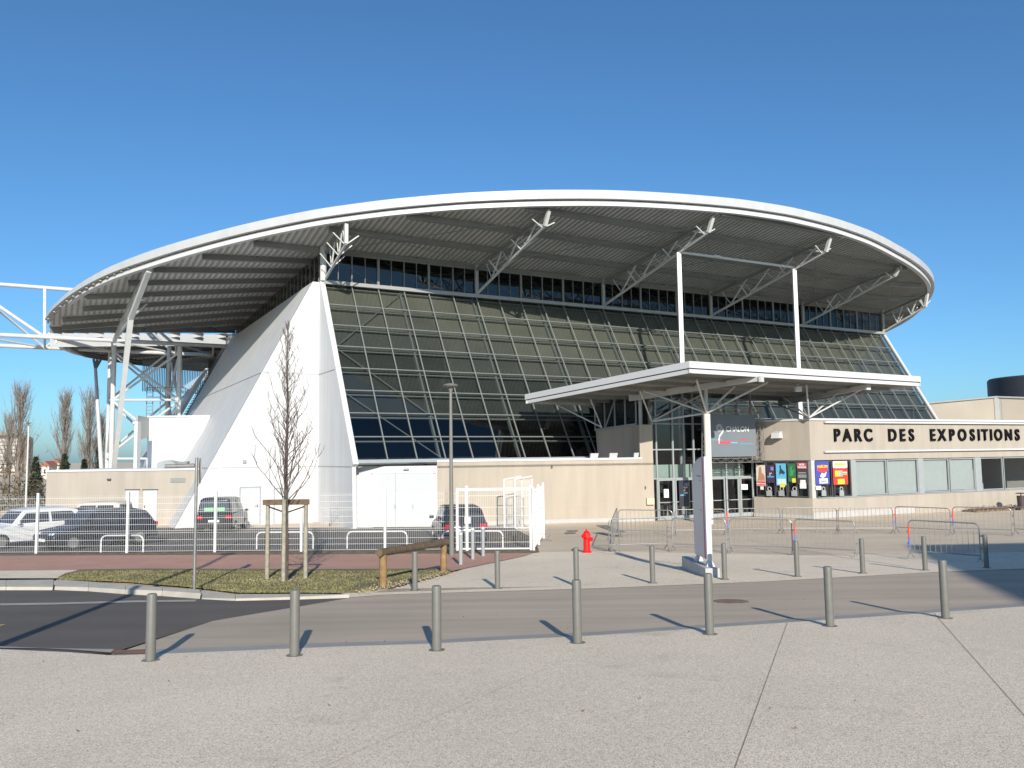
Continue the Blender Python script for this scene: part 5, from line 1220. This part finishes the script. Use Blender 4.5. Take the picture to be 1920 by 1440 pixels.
# ================================================================ SMALL STREET THINGS
def disc(px, py, wpx, off, m_, name, label, cat):
    c = G(px, py, off); r = wpx/2/F*c.y; mb = MB(); mb.lathe(c-Z_*.01, [(r, 0), (r, .012), (r*.96, .016)], 32)
    o = mb.build(name, m_)
    for v in o.data.vertices: v.co.z += gz(v.co.y+c.y)-gz(c.y)
    tag(o, label, cat)
disc(1370, 1127.5, 66, .008, mat('cast_iron', (.22, .15, .12), .7, var=.25, scale=12, bump=.8, bscale=60), 'manhole_cover', 'round rusty manhole cover in the tan road', 'manhole cover')
disc(1069, 999, 22, .0, DARKF, 'drain_cover', 'dark slim drain cover on the plaza nearer the hydrant', 'drain cover'); disc(1073, 995, 22, .0, DARKF, 'drain_cover', 'dark slim drain cover on the plaza nearer the beige wall', 'drain cover')
for px, py, lab in ((1530, 971, 'conical steel ash stand with funnel top by the wing corner'), (1252, 974, 'grey steel ash stand in front of the left entrance doors')):
    c = G(px, py); r = thing('ash_stand', lab, 'ash stand', c, 'steel ash stands by the entrance'); mb = MB(); mb.lathe(c, [(.24, 0), (.05, .42), (.035, .5), (.035, .72)], 16); mb.build('pedestal', GALV, r, smooth=True)
    mb = MB(); mb.lathe(c, [(.04, .721), (.2, .9), (.2, .92)], 4); mb.build('bowl', GALV, r)
c = G(1524, 970); mb = MB(); mb.tube(c, c+Z_*.75, .04); mb.bar(c+Z_*.78+V((-.25, 0, -.03)), c+Z_*.8+V((.15, 0, .06)), .3, .04); mb.lathe(c, [(.15, 0), (.15, .03)], 12); tag(mb.build('sloped_ash_tray', GREYF), 'grey ash stand with flat sloping top left of the conical one', 'ash stand')
c = G(1916, 956); bi = thing('litter_bin', 'dark cylindrical litter bin with rain cap at the right frame edge', 'litter bin', c); mb = MB(); mb.lathe(c, [(.22, .1), (.24, .85), (.22, .86)], 18); mb.build('body', mat('bin_dark', (.06, .04, .045), .5), bi, smooth=True); mb = MB(); mb.tube(c+Z_*.86, c+Z_*.98, .03); mb.lathe(c, [(.3, .98), (.25, 1.03), (.1, 1.05)], 18); mb.build('cap', DARKF, bi, smooth=True)
pb = thing('planting_bed', 'low bed of brown winter plants along the right wing wall', 'planting bed', G(1860, 952)); mb = MB(); a = P4+P5d*11.5+n45*.5
for k in range(3500):
    q = a+P5d*random.uniform(0, 13)+n45*random.uniform(0, .9); q.z = random.uniform(.0, .28)*random.random(); d1 = V((random.gauss(0, 1), random.gauss(0, 1), abs(random.gauss(0, 1)))).normalized()*random.uniform(.05, .16); d2 = V((random.gauss(0, 1), random.gauss(0, 1), random.gauss(0, 1))).normalized()*.05
    mb.add([q, q+d1, q+d2], [(0, 1, 2)])
mb.build('plants', mat('brown_plants', (.17, .09, .06), .9, var=.5, scale=4), pb); mb = MB(); mb.obox(a-Z_*.05, P5d*13, n45*.95, Z_*.12); mb.build('soil', EARTH, pb)
# hand truck at the cheek wall
c = G(626, 986); ht = thing('hand_trolley', 'thin grey wheeled trolley frame parked by the white cheek wall', 'hand trolley', c); mb = MB()
for x in (-.2, .3): mb.tube(c+V((x, 0, .05)), c+V((x+.02, 0, .95)), .015, n=6)
for z in (.1, .45, .55, .95): mb.tube(c+V((-.2, 0, z)), c+V((.3, 0, z)), .015, n=6)
mb.build('frame', GALV, ht); mb = MB()
for x in (-.22, .32): mb.tube(c+V((x-.02, 0, .07)), c+V((x+.02, 0, .07)), .07, n=12)
mb.build('wheel', BLACK, ht)
# ================================================================ CARS
def car(name, label, cat, loc, head, col, L_=4.2, W2_=.87, H=1.48, kind='hatch', extra=None):
    """head: angle of the driving direction; local +x is forward"""
    paint = mat('paint_'+name+'_%d' % int(col[2]*1000), col, .25, metal=.2, var=.02, spec=.7)
    r = thing(name, label, cat, loc, 'cars parked behind the fence'); r.rotation_euler = (0, 0, head); o0 = ROOT[r.name]; ROOT[r.name] = V((0, 0, 0))
    h = L_/2
    if kind == 'van': low = [(-h, .32), (-h-.02, .95), (-h+.05, 1.0), (h-.95, 1.02), (h-.15, .88), (h, .62), (h-.02, .28)]; gh = [(-h+.02, 1.0), (-h+.10, H-.08), (-h+.35, H), (h-1.9, H), (h-1.5, H-.08), (h-.9, 1.0)]
    else: low = [(-h, .32), (-h-.02, .78), (-h+.06, .93), (h-1.3, .93), (h-.25, .76), (h, .58), (h-.02, .26)]; gh = [(-h+.08, .92), (-h+.40, H-.12), (-h+.85, H-.01), (-.1, H), (.45, H-.06), (h-1.15, .92)]
    def loft(prof, wb, wt, zlo, zhi):
        mb = MB(); n = len(prof); rings = []
        for f_ in (-1, -.86, .86, 1):
            rg = []
            for x, z in prof:
                t = (z-zlo)/(zhi-zlo); w = wb+(wt-wb)*max(0, min(1, t)); xx = x*(1 if abs(f_) < .9 else .965); rg.append(V((xx, f_*w, z if abs(f_) < .9 or z < zhi-.02 else z-.05)))
            rings.append(rg)
        vs = [p for rg in rings for p in rg]; fs = [(k*n+i, k*n+(i+1) % n, (k+1)*n+(i+1) % n, (k+1)*n+i) for k in range(3) for i in range(n)]; fs += [tuple(range(n)), tuple(3*n+i for i in range(n))[::-1]]
        mb.add(vs, fs); return mb
    loft(low, W2_, W2_*.97, .26, 1.0).build('body', paint, r, smooth=True, bevel=.03)
    loft(gh, W2_*.93, W2_*.76, .92, H).build('cabin', paint, r, smooth=True, bevel=.03)
    zc0 = gh[0][1]+.07; zc1 = H-.17
    def wid(z): return W2_*.93+(W2_*.76-W2_*.93)*(z-.92)/(H-.92)
    xr0, xr1 = gh[0][0]+.25, gh[1][0]+.30; xf0, xf1 = gh[-1][0]-.25, gh[-2][0]-.1
    for sg_ in (-1, 1):
        for (a0, b0) in ((0, .47), (.52, 1)):
            mb = MB(); P_ = lambda t, z, off: V(((xr0+(xf0-xr0)*t)*(1-(z-zc0)/(zc1-zc0))+(xr1+(xf1-xr1)*t)*(z-zc0)/(zc1-zc0), sg_*(wid(z)+off), z))
            q = [P_(a0, zc0, .012), P_(b0, zc0, .012), P_(b0, zc1, .012), P_(a0, zc1, .012)]; mb.poly(q, (0, -sg_*.03, 0)); mb.build('side_window', CARGL, r)
    for nm, x0_, z0_, x1_, z1_, off in (('windscreen', gh[-1][0], gh[-1][1], gh[-2][0], gh[-2][1], 1), ('rear_window', gh[0][0], gh[0][1], gh[1][0], gh[1][1], -1)):
        mb = MB(); d = V((x1_-x0_, 0, z1_-z0_)); n_ = V((abs(d.z), 0, -d.x*(1 if off > 0 else -1)*(-1 if off < 0 else 1))).normalized(); n_ = V((off*abs(d.z), 0, abs(d.x))).normalized()
        a = V((x0_, 0, z0_))+d*.12+n_*.012; b = V((x0_, 0, z0_))+d*.92+n_*.012; w0, w1 = wid(a.z)*.90, wid(b.z)*.88
        mb.poly([a+V((0, -w0, 0)), a+V((0, w0, 0)), b+V((0, w1, 0)), b+V((0, -w1, 0))], -n_*.03); mb.build(nm, CARGL, r)
    for sx in (-1, 1):
        for sy in (-1, 1):
            c = V((sx*(h-.78), sy*(W2_-.10), .31)); mb = MB(); mb.tube(c+V((0, -.11, 0)), c+V((0, .11, 0)), .31, n=22); w_o = mb.build('wheel', BLACK, r, smooth=True)
            mb = MB(); mb.tube(c+V((0, sy*.09, 0)), c+V((0, sy*.125, 0)), .2, n=16); mb.build('rim', GALV, w_o)
    for sy in (-1, 1):
        mb = MB(); mb.obox((h-.24, sy*(W2_-.30)-.16, .60), (.2, 0, -.03), (0, .32, 0), (-.06, 0, .13)); mb.build('headlight', mat('lamp_glass', (.7, .72, .75), .1, spec=.9), r, bevel=.02)
        mb = MB(); zt = .72 if kind != 'van' else .75; mb.obox((-h-.035, sy*(W2_-.2)-.14, zt), (.09, 0, 0), (0, .28, 0), (0, 0, .17)); mb.build('tail_light', mat('tail_red', (.5, .01, .03), .2), r, bevel=.02)
        mb = MB(); mb.obox((gh[-1][0]-.25, sy*(W2_+.10)-.09, .95), (.1, 0, 0), (0, .18, 0), (0, 0, .13)); mb.build('wing_mirror', paint, r, bevel=.03)
    mb = MB(); mb.obox((h-.01, -.26, .38), (.025, 0, 0), (0, .52, 0), (0, 0, .11)); mb.build('number_plate', PAPER, r); mb = MB(); mb.obox((-h-.045, -.26, .60), (.025, 0, 0), (0, .52, 0), (0, 0, .11)); mb.build('number_plate', PAPER, r)
    mb = MB(); mb.obox((h-.03, -.45, .52), (.025, 0, 0), (0, .9, 0), (0, 0, .10)); mb.obox((h-.02, -W2_*.8, .27), (.03, 0, 0), (0, W2_*1.6, 0), (0, 0, .08)); mb.build('grille', BLACK, r)
    mb = MB(); mb.obox((-h-.04, -W2_*.93, .30), (.1, 0, 0), (0, W2_*1.86, 0), (0, 0, .20)); mb.build('bumper', BLACK if kind == 'van' else paint, r, bevel=.03)
    if extra: extra(r, h, H, W2_)
    ROOT[r.name] = o0; return r
hd = math.atan2(-.80, -.60)
c2 = G(118, 1033)+V((.25, 2.0, 0)); c2.z = gz(c2.y)
car('parked_car', 'dark blue grey hatchback with bright headlight, facing the fence at the left', 'car', c2, hd, (.018, .024, .04))
c1 = c2+V((-3.3, .9, 0)); c1.z = gz(c1.y)
car('parked_car', 'white car at the left frame edge beside the dark hatchback', 'car', c1, hd, (.70, .71, .72), H=1.55)
c0 = G(213, 996)+V((0, 1.6, 0)); c0.z = gz(c0.y)
car('parked_van', 'cream van parked behind the dark hatchback before the annex wall', 'van', V((c0.x-.2, 42.3, gz(42.3))), math.radians(180), (.62, .57, .50), L_=3.6, H=1.62, kind='van')
cc = G(258, 1000); car('parked_car', 'small dark car at the annex doors, only its nose showing', 'car', V((G(244, 992).x, 40.8, gz(40.8))), math.radians(-12), (.03, .04, .06), L_=3.2, H=1.35)
def stickers(r, h, H, W):
    for y in (-.28, .25):
        mb = MB(); mb.obox((-h+.005, y-.22, 1.14), (.02, 0, 0), (0, .44, 0), (.018, 0, .17)); mb.build('green_sticker', mat('green_paper', (.18, .5, .22), .6), r)
    mb = MB(); mb.tube((-h+.5, 0, H), (-h+.42, 0, H+.35), .006, n=4); mb.build('aerial', BLACK, r)
cb = G(398, 999); car('parked_van', 'black small van seen from behind with green stickers in its rear window', 'van', V((cb.x, cb.y+1.5, gz(cb.y+1.5))), math.radians(97), (.02, .025, .035), L_=4.0, W2_=.90, H=1.78, kind='van', extra=stickers)
cd = G(853, 1026); car('parked_car', 'black and silver hatchback seen from behind through the gate', 'car', V((cd.x, cd.y+1.9, gz(cd.y+1.9))), math.radians(101), (.05, .055, .06), L_=4.0, W2_=.88, H=1.52)
# ================================================================ OFF-FRAME CASTERS (stand behind or beside the camera)
p0 = G(1703, 1021); p1 = G(1920, 1134); p2 = G(2100, 1013)
hB = 13.; dsh = V((-sdir.x, -sdir.y, 0)).normalized(); Ls = hB/math.tan(SUN_EL)
p1 = p1+dsh*((p1.z-p0.z)/math.tan(SUN_EL)); p2 = p2+dsh*((p2.z-p0.z)/math.tan(SUN_EL))
c = p0-dsh*Ls; v1 = (p1-p0); v1.z = 0; v2 = (p2-p0); v2.z = 0; v1.normalize(); v2.normalize()
ob = thing('neighbour_building', 'plain beige block out of frame on the right that shades the plaza corner', 'building', V((c.x, c.y, 0)))
zt = p0.z+hB; mb = MB(); q = [c, c+v1*22, c+v1*22+v2*26, c+v2*26]; mb.poly([V((p.x, p.y, -.5)) for p in q], (0, 0, zt+.5)); mb.build('wall', BEIGE2, ob)
mb = MB()
for k in range(6):
    for j in range(3): a = V((c.x, c.y, 0))+v1*(2+k*3.3)+Z_*(2.5+j*3.6); nn_ = V((v1.y, -v1.x, 0)); nn_ = nn_ if nn_.dot(v2) < 0 else -nn_; mb.obox(a+nn_*.003, v1*1.6, nn_*.05, Z_*1.7)
mb.build('window', DARKF, ob)
tip = G(428, 1040); hl = 9.; bL = tip-dsh*(hl/math.tan(SUN_EL)); bL.z = gz(bL.y); lo_ = thing('street_lamp', 'tall lamp post out of frame on the left whose shadow crosses the asphalt', 'street lamp', bL)
mb = MB(); mb.tube(bL, bL+Z_*(hl+tip.z-bL.z), .1, .07, n=12); mb.build('pole', MATS['lamp_grey'], lo_, smooth=True)
mb = MB(); mb.lathe(bL+Z_*(hl+tip.z-bL.z), [(.06, -.1), (.28, 0), (.28, .05), (.05, .1)], 20); mb.build('lamp_head', GREYF, lo_, smooth=True)
